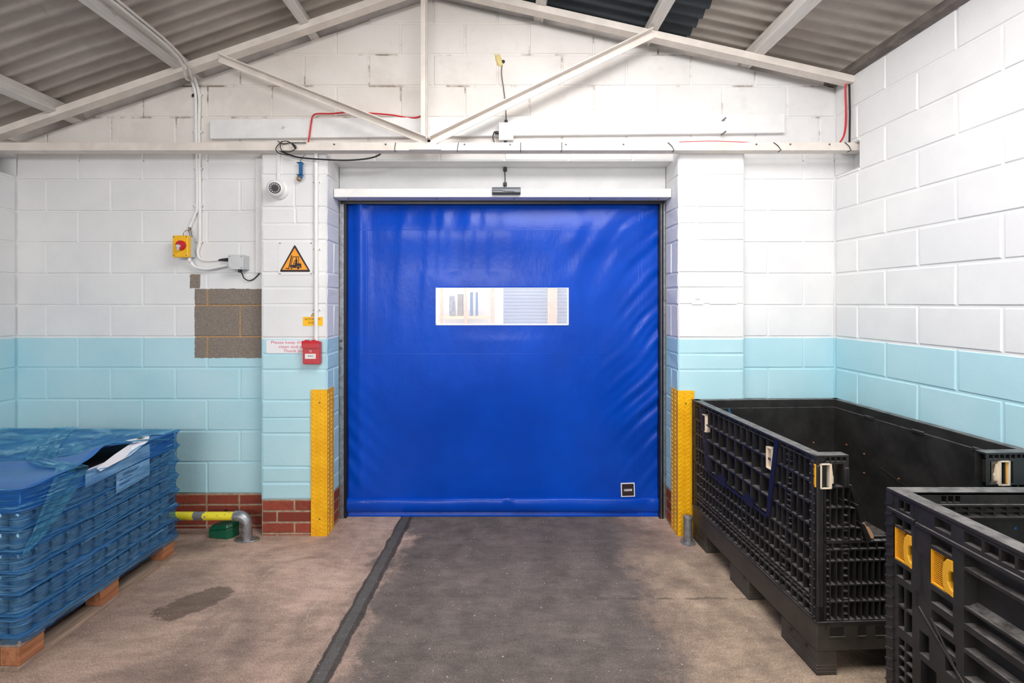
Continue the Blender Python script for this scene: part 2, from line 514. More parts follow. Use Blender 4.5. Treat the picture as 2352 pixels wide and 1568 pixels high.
def jar_mat():
    t = NT('grey_glass_jar')
    c = t.mix(t.ramp(t.noise(20, 3, 0.5, t.objco()), 0.3, 0.7), lin(84, 92, 102), lin(150, 156, 164))
    return t.done(t.bsdf(c, 0.12, 0, None, 0.8))


M_JAR = jar_mat()
M_JARL = plain('jar_lid', lin(64, 76, 94), 0.3)


def clear_mat(name, mixf, tint=(1, 1, 1, 1), haze=lin(240, 240, 245), rough=0.08):
    t = NT(name)
    tr = t.n('ShaderNodeBsdfTransparent'); tr.inputs[0].default_value = tint
    d = t.bsdf(haze, rough, 0, t.bump(t.noise(14, 3), 0.25, 0.01), 0.5)
    mx = t.n('ShaderNodeMixShader'); t.link(mixf, mx.inputs[0])
    t.t.links.new(tr.outputs[0], mx.inputs[1]); t.t.links.new(d, mx.inputs[2])
    return t.done(mx.outputs[0])


M_PANE = clear_mat('clear_pvc_pane', 0.22)
M_COVER = clear_mat('clear_cover', 0.05)
M_WELD = plain('white_weld', lin(236, 236, 244), 0.4)
M_SHUT = plain('grey_shutter', lin(150, 164, 178), 0.5, 0, 6, 0.06)


# ---------------------------------------------------------------- blockwork
def clip(poly, a, b, c):
    """keep a*u + b*v <= c"""
    out = []
    for i in range(len(poly)):
        p, q = poly[i], poly[(i + 1) % len(poly)]
        dp, dq = a * p[0] + b * p[1] - c, a * q[0] + b * q[1] - c
        if dp <= 0: out.append(p)
        if (dp < 0 < dq) or (dq < 0 < dp):
            k = dp / (dp - dq); out.append((p[0] + (q[0] - p[0]) * k, p[1] + (q[1] - p[1]) * k))
    return out


def area(p): return abs(sum(p[i][0] * p[(i + 1) % len(p)][1] - p[(i + 1) % len(p)][0] * p[i][1] for i in range(len(p)))) / 2


def lay(mb, f, rects, planes=(), joint=0.010, depth=0.006, cham=0.005, jit=0.0012, mat=0):
    """rects (u0,u1,v0,v1) become blocks with eased edges; f(u, v, w) maps to the world, w towards the room"""
    for (u0, u1, v0, v1) in rects:
        j = joint / 2
        p = [(u0 + j, v0 + j), (u1 - j, v0 + j), (u1 - j, v1 - j), (u0 + j, v1 - j)]
        for pl in planes: p = clip(p, *pl)
        if len(p) < 3 or area(p) < 0.0008: continue
        n = len(p)
        cu, cv = sum(q[0] for q in p) / n, sum(q[1] for q in p) / n
        w = [random.uniform(-jit, jit) for _ in p]
        inn = []
        for u, v in p:
            du, dv = cu - u, cv - v
            inn.append((u + math.copysign(min(cham, abs(du) * 0.5), du) + random.uniform(-jit, jit), v + math.copysign(min(cham, abs(dv) * 0.5), dv) + random.uniform(-jit, jit)))
        V = [f(u, v, -depth) for u, v in p] + [f(q[0], q[1], w[i]) for i, q in enumerate(inn)]
        val = random.uniform(0.02, 1)
        mb.add(V, [list(range(n, 2 * n))] + [(i, (i + 1) % n, n + (i + 1) % n, n + i) for i in range(n)], mat, val)


COURSE, Z0 = 0.225, 0.251


def rows_blocks(u0, u1, off_even, off_odd, pitch, k0, k1):
    r = []
    for k in range(k0, k1):
        off = off_even if k % 2 == 0 else off_odd
        a = off - math.ceil((off - u0) / pitch) * pitch
        while a < u1:
            b = a + pitch
            if min(b, u1) - max(a, u0) > 0.015:
                r.append((max(a, u0), min(b, u1), Z0 + k * COURSE, Z0 + (k + 1) * COURSE))
            a = b
    return r


def wall_back():
    mb = MB()
    f = lambda u, v, w: (u, YB - w, v)
    S = 1 / 320.0
    gL, gR = (-0.35, 1, 3.805 + 0.35 * 0.49), (0.222, 1, 3.805 - 0.222 * 0.49)
    top = [gL, gR]
    p = 148 * S
    # left of the door, above the chord, right of the door
    lay(mb, f, rows_blocks(XL, PL0 + 0.02, (180 - VX) * S, (107 - VX) * S, p, 0, 11), top)
    lay(mb, f, rows_blocks(XL, XR, (180 - VX) * S, (107 - VX) * S, p, 11, 17), top)
    lay(mb, f, rows_blocks(PL0 + 0.02, PR1 - 0.02, -0.9, -0.7, p, 10, 11) and
        [(q[0], q[1], 2.636, q[3]) for q in rows_blocks(PL0 + 0.02, PR1 - 0.02, -0.9, -0.7, p, 10, 11)], top)
    lay(mb, f, rows_blocks(PR1 - 0.02, XR, (1846 - VX) * S, (1764 - VX) * S, p, 0, 11), top)
    d = -0.006
    zt = Z0 + 17 * COURSE
    def back(u0, u1, v0, v1):
        q = [(u0, v0), (u1, v0), (u1, v1), (u0, v1)]
        for pl in top: q = clip(q, *pl)
        mb.poly([f(u, v, d) for u, v in q], 1)
    back(XL - 0.1, PL0 + 0.1, Z0, 2.64); back(PR1 - 0.1, XR + 0.1, Z0, 2.64); back(XL - 0.1, XR + 0.1, 2.636, zt)
    # underside of the lintel
    mb.poly([(OL, YB, 2.636), (OR_, YB, 2.636), (OR_, 3.46, 2.636), (OL, 3.46, 2.636)], 0)
    # solid behind, so that no daylight leaks through
    mb.box(XL - 0.1, PL0 + 0.1, YB + 0.03, YB + 0.2, 0, 2.64, 1); mb.box(PR1 - 0.1, XR + 0.1, YB + 0.03, YB + 0.2, 0, 2.64, 1)
    mb.keep = True
    o = mb.build('wall_back', [M_WALL, M_JOINT]); struct(o)
    # brick plinth
    mb = MB()
    for u0, u1 in ((XL, PL0 + 0.02), (PR1 - 0.02, XR)):
        for k in range(4):
            z1 = 0.245 - 0.075 * k; off = 0.02 if k % 2 else 0.137
            rs = []
            a = (468 - VX) * S + off - 0.117 * (k % 2 == 0) - 20 * 0.234
            while a < u1:
                if min(a + 0.234, u1) - max(a, u0) > 0.02: rs.append((max(a, u0), min(a + 0.234, u1), max(z1 - 0.075, -0.02), z1))
                a += 0.234
            lay(mb, f, rs, joint=0.013, depth=0.004, cham=0.003, jit=0.002)
        mb.poly([f(u0, 0, -0.004), f(u1, 0, -0.004), f(u1, Z0 + 0.002, -0.004), f(u0, Z0 + 0.002, -0.004)], 1)
    mb.keep = True
    struct(mb.build('wall_back_plinth', [M_BRICK, M_MORTAR]))


wall_back()

PIER_ROWS = [356 - 60, 402, 476, 514, 552, 626, 661, 699, 776, 813, 850, 920, 960, 996, 1072, 1109, 1147]


def pier(name, x0, x1, inner, left):
    """x0..x1 face, inner = x of the reveal"""
    mb = MB()
    zr = [Z(p, YP) for p in PIER_ROWS]
    zr[0] = 2.70
    f = lambda u, v, w: (u, YP - w, v)
    for i in range(len(zr) - 1):
        r = [(x0, x1, zr[i + 1], zr[i])]
        if left and i == 1: r = [(x0, X(676, YP), zr[2], zr[1]), (X(676, YP), x1, zr[2], zr[1])]
        if left and i == 2: r = [(x0, X(679, YP), zr[3], zr[2]), (X(679, YP), x1, zr[3], zr[2])]
        if not left and i in (1, 2): r = [(x0, X(1600, YP), zr[i + 1], zr[i]), (X(1600, YP), x1, zr[i + 1], zr[i])]
        lay(mb, f, r, joint=0.009, depth=0.005, cham=0.006, jit=0.0025)
    zb = zr[-1]
    mb.poly([f(x0 + 0.001, zb, -0.005), f(x1 - 0.001, zb, -0.005), f(x1 - 0.001, 2.70, -0.005), f(x0 + 0.001, 2.70, -0.005)], 1)
    # reveal
    s = 1 if left else -1
    ye = 3.44
    g = lambda u, v, w: (inner + s * w, u, v)
    for i in range(len(zr) - 1):
        if zr[i + 1] >= 2.70: continue
        r = [(YP + 0.004, ye, zr[i + 1], zr[i])]
        if i in (4, 7, 10, 13): r = [(YP + 0.004, 3.33, zr[i + 1], zr[i]), (3.33, ye, zr[i + 1], zr[i])]
        lay(mb, g, r, joint=0.009, depth=0.005, cham=0.006, jit=0.003, mat=2)
    mb.poly([g(YP, zb, -0.005), g(3.62, zb, -0.005), g(3.62, 2.70, -0.005), g(YP, 2.70, -0.005)], 1)
    # outer return and body
    ox = x0 if left else x1
    mb.poly([(ox, YP, 0), (ox, YB + 0.02, 0), (ox, YB + 0.02, 2.70), (ox, YP, 2.70)], 0)
    mb.poly([(x0, YP, 2.70), (x1, YP, 2.70), (x1, YB, 2.70), (x0, YB, 2.70)], 0)
    mb.box(min(ox, inner) + 0.02, max(ox, inner) - 0.02, YP + 0.03, 3.62, 0.0, 2.66, 1)
    mb.keep = True
    o = struct(mb.build(name, [M_WALL, M_JOINT, M_REVEAL]))
    mb = MB()
    for k in range(4):
        z1 = zb - 0.004 - 0.078 * k
        cut = [X(676, YP), X(636, YP)][k % 2] if left else X(1640, YP) + 0.05 * (k % 2)
        lay(mb, f, [(x0, cut, max(z1 - 0.078, -0.03), z1), (cut, x1, max(z1 - 0.078, -0.03), z1)], joint=0.013, depth=0.004, cham=0.003, jit=0.002)
        lay(mb, g, [(YP + 0.003, 3.33 - 0.05 * (k % 2), max(z1 - 0.078, -0.03), z1), (3.33 - 0.05 * (k % 2), ye, max(z1 - 0.078, -0.03), z1)], joint=0.013, depth=0.004, cham=0.003, jit=0.002)
    mb.poly([f(x0, 0, -0.004), f(x1, 0, -0.004), f(x1, zb, -0.004), f(x0, zb, -0.004)], 1)
    mb.poly([g(YP, 0, -0.004), g(3.5, 0, -0.004), g(3.5, zb, -0.004), g(YP, zb, -0.004)], 1)
    mb.poly([(ox, YP, 0), (ox, YB, 0), (ox, YB, zb), (ox, YP, zb)], 0, 0.4)
    mb.keep = True
    struct(mb.build(name + '_plinth', [M_BRICK, M_MORTAR]))


pier('wall_pier_left', PL0, OL, OL, True)
pier('wall_pier_right', OR_, PR1, OR_, False)

# face above the door (lintel) and the gable verge
mb = MB(); mb.box(OL, OR_, 3.45, 3.60, 2.40, 2.80); struct(mb.build('wall_back_lintel', plain('lintel_plaster', lin(212, 212, 213), 0.7, 0, 5, 0.05, 0.3, 30)))
mb = MB()
for xa, xb in ((XL - 0.2, APX), (APX, XR + 0.2)):
    mb.poly([(xa, YB + 0.05, roof(xa) - 0.1), (xb, YB + 0.05, roof(xb) - 0.1), (xb, YB + 0.05, roof(xb) + 0.16), (xa, YB + 0.05, roof(xa) + 0.16)])
struct(mb.build('trim_verge', M_VERGE))


def side_wall(name, x, s, off_even, off_odd, hole):
    mb = MB()
    f = lambda u, v, w: (x + s * w, u, v)
    ztop = roof(x) + 0.02
    rects = []
    for r in rows_blocks(-5.0, YB, off_even, off_odd, 0.4455, 0, 14):
        (a, b, c, d) = r
        if c >= ztop: continue
        d = min(d, ztop)
        h = hole
        if b <= h[0] or d <= h[2] or c >= h[3]: rects.append((a, b, c, d)); continue
        if a < h[0]: rects.append((a, h[0], c, d))
        if c < h[2]: rects.append((max(a, h[0]), b, c, h[2]))
        if d > h[3]: rects.append((max(a, h[0]), b, h[3], d))
    lay(mb, f, rects, joint=0.011, depth=0.006, cham=0.006, jit=0.0015)
    e = -0.006
    h = hole
    for (a, b, c, d) in ((-5, h[0], 0, ztop), (h[0], YB + 0.1, 0, h[2]), (h[0], YB + 0.1, h[3], ztop)):
        mb.poly([f(a, c, e), f(b, c, e), f(b, d, e), f(a, d, e)], 1)
    # pocket for the end of the truss
    mb.poly([f(h[0], h[2], 0), f(YB, h[2], 0), f(YB, h[2], -0.14), f(h[0], h[2], -0.14)], 0)
    mb.poly([f(h[0], h[3], 0), f(YB, h[3], 0), f(YB, h[3], -0.14), f(h[0], h[3], -0.14)], 0)
    mb.poly([f(h[0], h[2], 0), f(h[0], h[3], 0), f(h[0], h[3], -0.14), f(h[0], h[2], -0.14)], 0)
    mb.poly([f(YB, h[2], 0), f(YB, h[3], 0), f(YB, h[3], -0.14), f(YB, h[2], -0.14)], 0)
    mb.poly([f(h[0], h[2], -0.14), f(YB, h[2], -0.14), f(YB, h[3], -0.14), f(h[0], h[3], -0.14)], 1)
    mb.keep = True
    struct(mb.build(name, [M_WALL, M_JOINT]))


side_wall('wall_right', XR, -1, 2.864, 3.087, (3.07, YB, 2.53, 2.705))
side_wall('wall_left', XL, 1, 2.70, 2.92, (3.07, YB, 2.53, 2.66))

mb = MB()
mb.poly([(XL - 1.5, -5, 0), (XR + 1.5, -5, 0), (XR + 1.5, 8, 0), (XL - 1.5, 8, 0)])
struct(mb.build('floor', M_FLOOR))


def ceiling():
    mb = MB()
    pitch, amp, n = 0.10, 0.015, 8
    ny = int((3.5 + 5.2) / pitch * n)
    ys = [-5.2 + i * pitch / n for i in range(ny + 1)]
    prof = [amp * math.cos(2 * PI * y / pitch) for y in ys]
    def strip(x0, x1, mat, y0=-9, y1=9, dz=0.0):
        idx = [i for i, y in enumerate(ys) if y0 <= y <= y1]
        V = []
        for i in idx:
            for x in (x0, x1): V.append((x, ys[i], roof(x) + 0.128 + prof[i] + dz))
        mb.add(V, [(2 * k, 2 * k + 1, 2 * k + 3, 2 * k + 2) for k in range(len(idx) - 1)], mat)
    strip(XL - 0.25, -2.45, 0, dz=0.006); strip(-2.5, APX, 0)
    strip(APX, 1.34, 1, 1.9, 9); strip(APX, 1.34, 0, -9, 1.9); strip(1.33, XR + 0.25, 0, dz=0.006)
    o = mb.build('ceiling', [M_ROOF, M_ROOFD], smooth=True)
    struct(o)


ceiling()

# ---------------------------------------------------------------- purlins
def purlin(name, x, w, h, label, mat=M_TIMBER, y0=-4.5, y1=YB + 0.05):
    s = math.atan(0.35) if x < APX else -math.atan(0.222)
    mb = MB(); mb.box(-w / 2, w / 2, y0, y1, 0.0, h, M=RY(-s))
    o = mb.build(name, mat, bevel=0.004)
    o.location = (x, 0, roof(x) + 0.004)
    return tag(o, label, 'purlin', 'roof purlins')


GP = 'roof purlins'
purlin('purlin', -3.04, 0.06, 0.097, 'flaking white timber purlin lowest on the left roof slope, by the left wall')
purlin('purlin', -2.18, 0.07, 0.097, 'white timber purlin on the left roof slope carrying two grey cables')
purlin('purlin', -1.33, 0.06, 0.097, 'white timber purlin on the left roof slope nearest the ridge')
purlin('purlin', 0.27, 0.07, 0.097, 'white timber purlin between the dark roof sheets nearest the ridge')
purlin('purlin', 1.03, 0.07, 0.097, 'white timber purlin over the top of the right diagonal truss brace')
purlin('purlin', 1.75, 0.075, 0.097, 'white timber purlin on the right slope between plain grey sheets')
o = purlin('wall_plate', 2.368, 0.05, 0.055, 'weathered grey timber wall plate along the top of the right wall', M_TIMBERD)
del o['group']; o['category'] = 'beam'
# cables along the second purlin and down the wall
# ---------------------------------------------------------------- truss
YT = 3.115


def truss():
    t = thing('roof_truss', 'cream painted steel roof truss spanning the room in front of the gable wall', 'truss', (0, YT, 2.655))
    o = Vector((0, YT, 2.655))
    def angle(name, p, q, h, d, top=False, fwd=False, par=t, dy=0.0):
        """L section from p to q (in the plane y=0), web height h, flange depth d"""
        p, q = Vector((p[0], 0, p[1])), Vector((q[0], 0, q[1]))
        u = (q - p).normalized(); v = Vector((-u.z, 0, u.x))
        if v.z < 0: v = -v
        L = (q - p).length
        M = Matrix((( u.x, 0, v.x, p.x), (0, 1, 0, dy), (u.z, 0, v.z, p.z), (0, 0, 0, 1)))
        m = MB(); th = 0.007
        m.box(0, L, 0, th, 0, h, M=M)
        z0, z1 = (h - th, h) if top else (0, th)
        if fwd: m.box(0, L, -d, 0, z0, z1, M=M)
        else: m.box(0, L, th, d, z0, z1, M=M)
        ob = m.build(name, M_STEEL, par, bevel=0.0015)
        return ob
    ob = angle('bottom_chord', (XL + 0.002, -0.002), (XR + 0.06, -0.002), 0.054, 0.075)
    za = 3.769 - 2.655
    angle('top_chord', (XL + 0.003, za - 0.347 * (-0.498 - XL)), (-0.498, za), 0.047, 0.07)
    angle('top_chord', (XR - 0.003, za - 0.226 * (XR + 0.498)), (-0.498, za), 0.047, 0.07)
    m = MB(); m.box(-0.542, -0.505, -0.004, 0.003, 0.0, za + 0.05); m.box(-0.510, -0.503, -0.004, 0.055, 0.0, za + 0.05)
    m.build('king_post', M_STEEL, t, bevel=0.0015)
    a = at(985, 336, YT) - o; b = at(502, 143, YT) - o
    br = angle('brace', (a.x, a.z), (b.x, b.z), 0.045, 0.045, True, True, t, -0.009)
    a = at(988, 338, YT) - o; b = at(1502, 88, YT) - o
    br = angle('brace', (b.x, b.z), (a.x, a.z), 0.052, 0.045, True, True, t, -0.009)
    m = MB(); m.prism([(-0.62, 0.0), (-0.40, 0.0), (-0.45, 0.05), (-0.57, 0.05)], 0.006, M=T(0, -0.010, 0.0)); m.build('gusset_plate', M_STEEL, t)
    # heads of the bolts along the chord
    for px in (768, 886, 1067, 1172, 1300, 1432, 1737, 1815, 1905):
        m = MB(); m.lathe([(0.006, 0), (0.006, 0.004), (0.003, 0.006)], 8, M=T(X(px, YT), 0, 0.038) @ RX(PI / 2)); m.build('bolt', M_SCREW, t)
    return t


truss()


def tie(px, lean, label):
    m = MB()
    x = X(px, YT); y = YT - 0.006
    l = lean
    m.tube([(x - l, y, 2.703), (x + l * .2, y, 2.68), (x + l, y, 2.652), (x + l, YT + 0.03, 2.650)], 0.0022, 6)
    m.tube([(x - l, y, 2.703), (x - l - 0.004, YT + 0.03, 2.708)], 0.0022, 6)
    o = m.build('cable_tie', M_BLACK)
    tag(o, label, 'cable tie', 'black cable ties round the truss chord')


for px, ln, lb in ((908, -0.004, 'black cable tie round the chord just left of the king post foot'), (1052, -0.005, 'black cable tie round the chord left of the white junction box'),
                   (1196, 0.0, 'black cable tie round the chord just right of the white junction box'), (1290, 0.0, 'upright black cable tie round the chord, second right of the white junction box'),
                   (1541, 0.02, 'slanting black cable tie round the chord above the door right jamb'), (1785, 0.024, 'slanting black cable tie round the chord below the white board end'),
                   (1947, 0.02, 'black cable tie at the chord end in the right corner')):
    tie(px, ln, lb)

# ---------------------------------------------------------------- board on the gable wall
def board():
    yb = YB - 0.036
    a, b = X(482, yb), X(1803, yb)
    t = thing('wall_board', 'long white painted timber board fixed across the gable wall behind the truss', 'board', ((a + b) / 2, yb, 2.85))
    h0, h1 = Z(328, yb) - 2.85 , Z(284, yb) - 2.85
    L = (b - a) / 2
    tilt = math.atan((Z(270, yb) - Z(284, yb)) / (b - a))
    m = MB(); m.box(-L, L, 0, 0.034, -0.062, 0.075, M=RY(-tilt) @ T(0, 0, 0.018)); m.build('board', M_BOARD, t, bevel=0.003)
    for px, py in ((652, 294), (1660, 276), (1660, 307)):
        p = at(px, py, yb)
        m = MB(); m.tube([p - t.location + Vector((-0.006, 0.01, -0.006)), p - t.location + Vector((0.008, -0.03, 0.006))], 0.005, 8); m.build('bolt', M_SCREW if px > 1000 else M_WHITE, t)
board()


# ---------------------------------------------------------------- boxes, cables, conduits
def jbox(name, label, px0, px1, py0, py1, yw, depth, mat, screws=True):
    """box with lid standing off the wall at yw"""
    yf = yw - depth
    x0, x1, z0, z1 = X(px0, yf), X(px1, yf), Z(py1, yf), Z(py0, yf)
    cx, cz = (x0 + x1) / 2, (z0 + z1) / 2
    w, h = (x1 - x0) / 2, (z1 - z0) / 2
    t = thing(name, label, 'junction box' if name == 'junction_box' else 'switch', (cx, yw, cz))
    return t, w, h, depth


def mk_jbox(label, r, yw, depth, mat, lidmat):
    t, w, h, d = jbox('junction_box', label, *r, yw, depth, mat)
    m = MB(); m.box(-w, w, -d * 0.7, 0, -h, h); m.build('base', mat, t, bevel=0.003)
    m = MB(); m.box(-w - 0.001, w + 0.001, -d, -d * 0.72, -h - 0.001, h + 0.001); lid = m.build('lid', lidmat, t, bevel=0.003)
    for sx in (-1, 1):
        for sz in (-1, 1):
            m = MB(); m.lathe([(0.0035, 0), (0.0035, 0.0015)], 8, M=T(sx * (w - 0.011), -d, sz * (h - 0.011)) @ RX(PI / 2)); m.build('screw', M_SCREW, lid)
    return t, w, h, d


def gland(t, p, axis, r=0.010, L=0.03):
    m = MB()
    M = T(*p) @ axis
    m.lathe([(r, 0), (r, L * 0.45), (r * 1.15, L * 0.45), (r * 1.15, L * 0.8), (r * 0.6, L)], 12, M=M)
    m.build('gland', M_BLACK, t, smooth=True)


UP, DN, LT = RX(0), RX(PI), RY(-PI / 2)

# white box above the chord
t, w, h, d = mk_jbox('white square junction box on the board, right of the truss king post', (1146, 1179, 281, 321), YB - 0.036, 0.055, M_WHITE, M_WHITE)
gland(t, (0, -d / 2, h), UP); gland(t, (-0.005, -d / 2, -h), DN); gland(t, (-w, -d / 2, 0.0), LT)
q = t.location
m = MB(); m.tube([q + Vector((0, -0.03, h + 0.025)), at(1161, 240, YB - 0.02), at(1157, 205, YB - 0.012), at(1152, 170, YB - 0.012), at(1153, 152, YB - 0.004), at(1155, 146, YB + 0.01)], 0.0035, 8, smooth=6)
tag(m.build('cable', M_TIMBERD), 'thin grey cable from the foam filled hole down to the white junction box', 'cable')
m = MB(); m.tube([q + Vector((-w - 0.025, -0.03, 0)), at(1135, 303, YB - 0.05), at(1132, 315, YB - 0.045), at(1136, 330, YB - 0.045), at(1137, 340, YB - 0.05)], 0.0035, 8, smooth=6)
tag(m.build('cable', M_BLACK), 'short black cable looping from the left of the white junction box behind the chord', 'cable')
# hole with foam
m = MB(); pts = [(1136, 125), (1149, 126), (1154, 140), (1157, 150), (1150, 156), (1142, 148), (1137, 138)]
cen = at(1147, 141, YB - 0.012)
ring = [at(px, py, YB + 0.002) for px, py in pts]; mid = [cen + (r - cen) * 0.6 + Vector((0, -0.008, 0)) for r in ring]; n = len(ring)
m.add(ring + mid + [cen], [(i, (i + 1) % n, n + (i + 1) % n, n + i) for i in range(n)] + [(n + i, n + (i + 1) % n, 2 * n) for i in range(n)])
ft = m.build('foam_plug', M_FOAM, smooth=True); tag(ft, 'yellowish foam filling a cable hole high on the gable wall', 'foam')
m = MB(); m.lathe([(0.012, 0), (0.012, 0.006)], 12, M=T(*at(1156, 142, YB)) @ RX(PI / 2)); m.build('hole', M_INK, ft)

# red cable hung between brace and chord
m = MB()
m.tube([at(708, 328, YB - 0.06), at(711, 310, YB - 0.05), at(715, 280, YB - 0.045), at(719, 266, YB - 0.04), at(730, 261, YB - 0.03), at(760, 261, YB - 0.03), at(800, 258, YB - 0.03), at(850, 260, YB - 0.03), at(900, 264, YB - 0.03), at(935, 270, YB - 0.03), at(955, 270, YB - 0.04), at(970, 265, YB - 0.05)], 0.0055, 8, smooth=6)
tag(m.build('cable', M_REDW), 'bright red cable rising from the chord and running right to the king post', 'cable')
m = MB()
m.tube([at(1560, 326, YB - 0.12), at(1600, 324.5, YB - 0.12), at(1650, 324, YB - 0.12), at(1720, 327, YB - 0.12)], 0.0025, 8, smooth=4)
tag(m.build('cable', M_REDW), 'thin red cable lying on the chord below the right part of the white board', 'cable')
m = MB()
m.tube([at(1946, 168, 3.14), at(1942, 205, 3.16), at(1943, 250, 3.18), at(1942, 290, 3.18), at(1938, 312, 3.16), at(1930, 326, 3.15)], 0.006, 8, smooth=6)
tag(m.build('cable', M_REDW), 'red cable hanging in the right corner down to the end of the chord', 'cable')
m = MB()
m.tube([at(2230, -40, 2.33), at(2120, 55, 2.60), at(2040, 108, 2.84), at(1985, 148, 3.03), at(1952, 170, 3.16), at(1951, 205, 3.14), at(1952, 260, 3.14), at(1951, 327, 3.13)], 0.006, 8, smooth=6)
tag(m.build('cable', M_BLACK), 'black cable along the right wall plate dropping beside the red cable', 'cable')
# black cable coil on the chord
yk = YT - 0.012
m = MB()
m.tube([at(638, 324, yk), at(650, 330, yk), at(668, 328, yk), at(703, 328, yk - 0.004)], 0.003, 8, smooth=6)
m.tube([at(648, 324, yk - 0.006), at(636, 336, yk - 0.008), at(634, 345, yk - 0.01), at(642, 352, yk - 0.01), at(662, 356, yk - 0.01)], 0.003, 8, smooth=6)
m.tube([at(663, 326, yk - 0.01), at(655, 324, yk - 0.012), at(645, 328, yk - 0.012), at(646, 344, yk - 0.012), at(660, 349, yk - 0.012), at(674, 345, yk - 0.012), at(680, 337, yk - 0.012), at(672, 330, yk - 0.012), at(660, 324, yk - 0.012)], 0.003, 8, smooth=6)
ct = m.build('coiled_cable', M_BLACK, smooth=True); tag(ct, 'small coil of thin black cable with a plug on the chord at the left pier', 'cable')
m = MB(); m.tube([at(671, 330, yk - 0.016), at(679, 341, yk - 0.016)], 0.006, 8); m.build('plug', M_BLACK, ct)
m = MB()
m.tube([at(640, 345, YT + 0.02), at(664, 355, YT + 0.03), at(690, 362, YT + 0.03), at(740, 366, YT + 0.04), at(790, 368, YT + 0.05), at(830, 366, YT + 0.05), at(858, 361, YT + 0.05), at(874, 354, YT + 0.04)], 0.0058, 8, smooth=6)
tag(m.build('cable', M_BLACK), 'slack black cable sagging under the chord above the left side of the door', 'cable')


def saddle(parent, p, w, mat=M_WHITE):
    """clip round a conduit at p (relative), w across"""
    m = MB()
    m.box(p[0] - w, p[0] + w, p[1] - 0.004, p[1] + 0.012, p[2] - 0.008, p[2] + 0.008)
    m.box(p[0] - w * 0.45, p[0] + w * 0.45, p[1] - 0.016, p[1] + 0.010, p[2] - 0.009, p[2] + 0.009)
    s = m.build('saddle', mat, parent, bevel=0.002)
    for k in (-1, 1):
        mm = MB(); mm.lathe([(0.0035, 0), (0.0035, 0.002)], 8, M=T(p[0] + k * w * 0.75, p[1] - 0.004, p[2]) @ RX(PI / 2)); mm.build('screw', M_SCREW, s)


# conduit down the left pier to the call point
yc = YP - 0.014
t = thing('conduit', 'white vertical conduit on the left pier down to the red call point', 'conduit', (X(726, yc), yc, 1.4))
m = MB(); m.tube([(0, 0, 2.69 - 1.4), (0, 0, Z(784, yc) - 1.4)], 0.0135, 14); m.build('pipe', M_WHITE, t, smooth=True)
for py in (418, 572, 711): saddle(t, (0, 0.012, Z(py, yc) - 1.4), 0.028)
# trunking above the camera
m = MB(); m.box(X(636, YP - 0.012), X(643, YP - 0.012), YP - 0.012, YP, Z(418, YP), 2.69)
tag(m.build('cable_trunking', M_BOARD, bevel=0.002), 'slim white cable trunking from the chord down to the dome camera', 'trunking')

# two conduits down the left wall
yw = YB - 0.012
t = thing('conduit', 'left of two white painted conduits on the left wall, bending to the isolator', 'conduit', (X(450, yw), yw, 2.2))
o = t.location
m = MB()
m.tube([at(436, 165, YT + 0.09) - o, at(441, 185, YB - 0.04) - o, at(447, 205, yw) - o, at(450, 230, yw) - o, at(451, 330, yw) - o, at(453, 400, yw) - o, at(453, 478, yw) - o, at(449, 490, yw) - o, at(438, 518, yw) - o, at(433, 527, yw) - o], 0.0105, 10, smooth=5)
m.build('pipe', M_WHITE, t, smooth=True)
for px, py in ((448, 220), (451, 304), (453, 388), (452, 473)): saddle(t, at(px, py, yw + 0.008) - o, 0.024, M_WHITE if py != 220 else M_BLACK)
t = thing('conduit', 'right of two white painted conduits on the left wall, curving to the grey junction box', 'conduit', (X(460, yw), yw, 2.2))
o = t.location
m = MB()
m.tube([at(437, 160, YT + 0.12) - o, at(447, 182, YB - 0.04) - o, at(455, 205, yw) - o, at(458, 225, yw) - o, at(458, 250, yw) - o, at(457, 300, yw) - o, at(458, 350, yw) - o, at(459, 470, yw) - o, at(459, 555, yw) - o, at(455, 572, yw) - o, at(455, 585, yw) - o, at(461, 595, yw) - o, at(476, 599, yw) - o, at(503, 597, yw) - o], lambda s: 0.0105 if s < 0.72 else 0.0105 - 0.005 * min(1, (s - 0.72) / 0.12), 10, smooth=5)
m.build('pipe', M_WHITE, t, smooth=True)
for px, py in ((462, 220), (463, 304), (463, 388), (463, 473), (463, 557)): saddle(t, at(px, py, yw + 0.008) - o, 0.016, M_WHITE)
m = MB(); m.tube([at(499, 597.5, yw) - o, at(509, 596.5, yw) - o, at(523, 596, yw - 0.01) - o], lambda s: 0.004 + 0.009 * s, 10); m.build('boot', M_BLACK, t, smooth=True)

# cables on the purlin
pz = roof(-2.14)
m = MB()
m.tube([(-2.075, -1.0, pz + 0.035), (-2.075, 2.0, pz + 0.035), (-2.072, 2.6, pz + 0.03), (-2.078, 2.9, pz + 0.02), (-2.09, 3.05, pz - 0.01), (-2.13, 3.16, pz - 0.05), at(443, 185, YB - 0.04)], 0.0085, 8, smooth=6)
tag(m.build('cable', M_TIMBER), 'upper grey cable clipped along the side of a left roof purlin', 'cable', None)
m = MB()
m.tube([(-2.082, -1.0, pz + 0.012), (-2.082, 2.0, pz + 0.012), (-2.078, 2.6, pz + 0.008), (-2.085, 2.9, pz - 0.004), (-2.10, 3.03, pz - 0.03), (-2.15, 3.14, pz - 0.07), at(440, 182, YB - 0.05)], 0.0085, 8, smooth=6)
tag(m.build('cable', M_TIMBER), 'lower grey cable clipped along the side of a left roof purlin', 'cable', None)

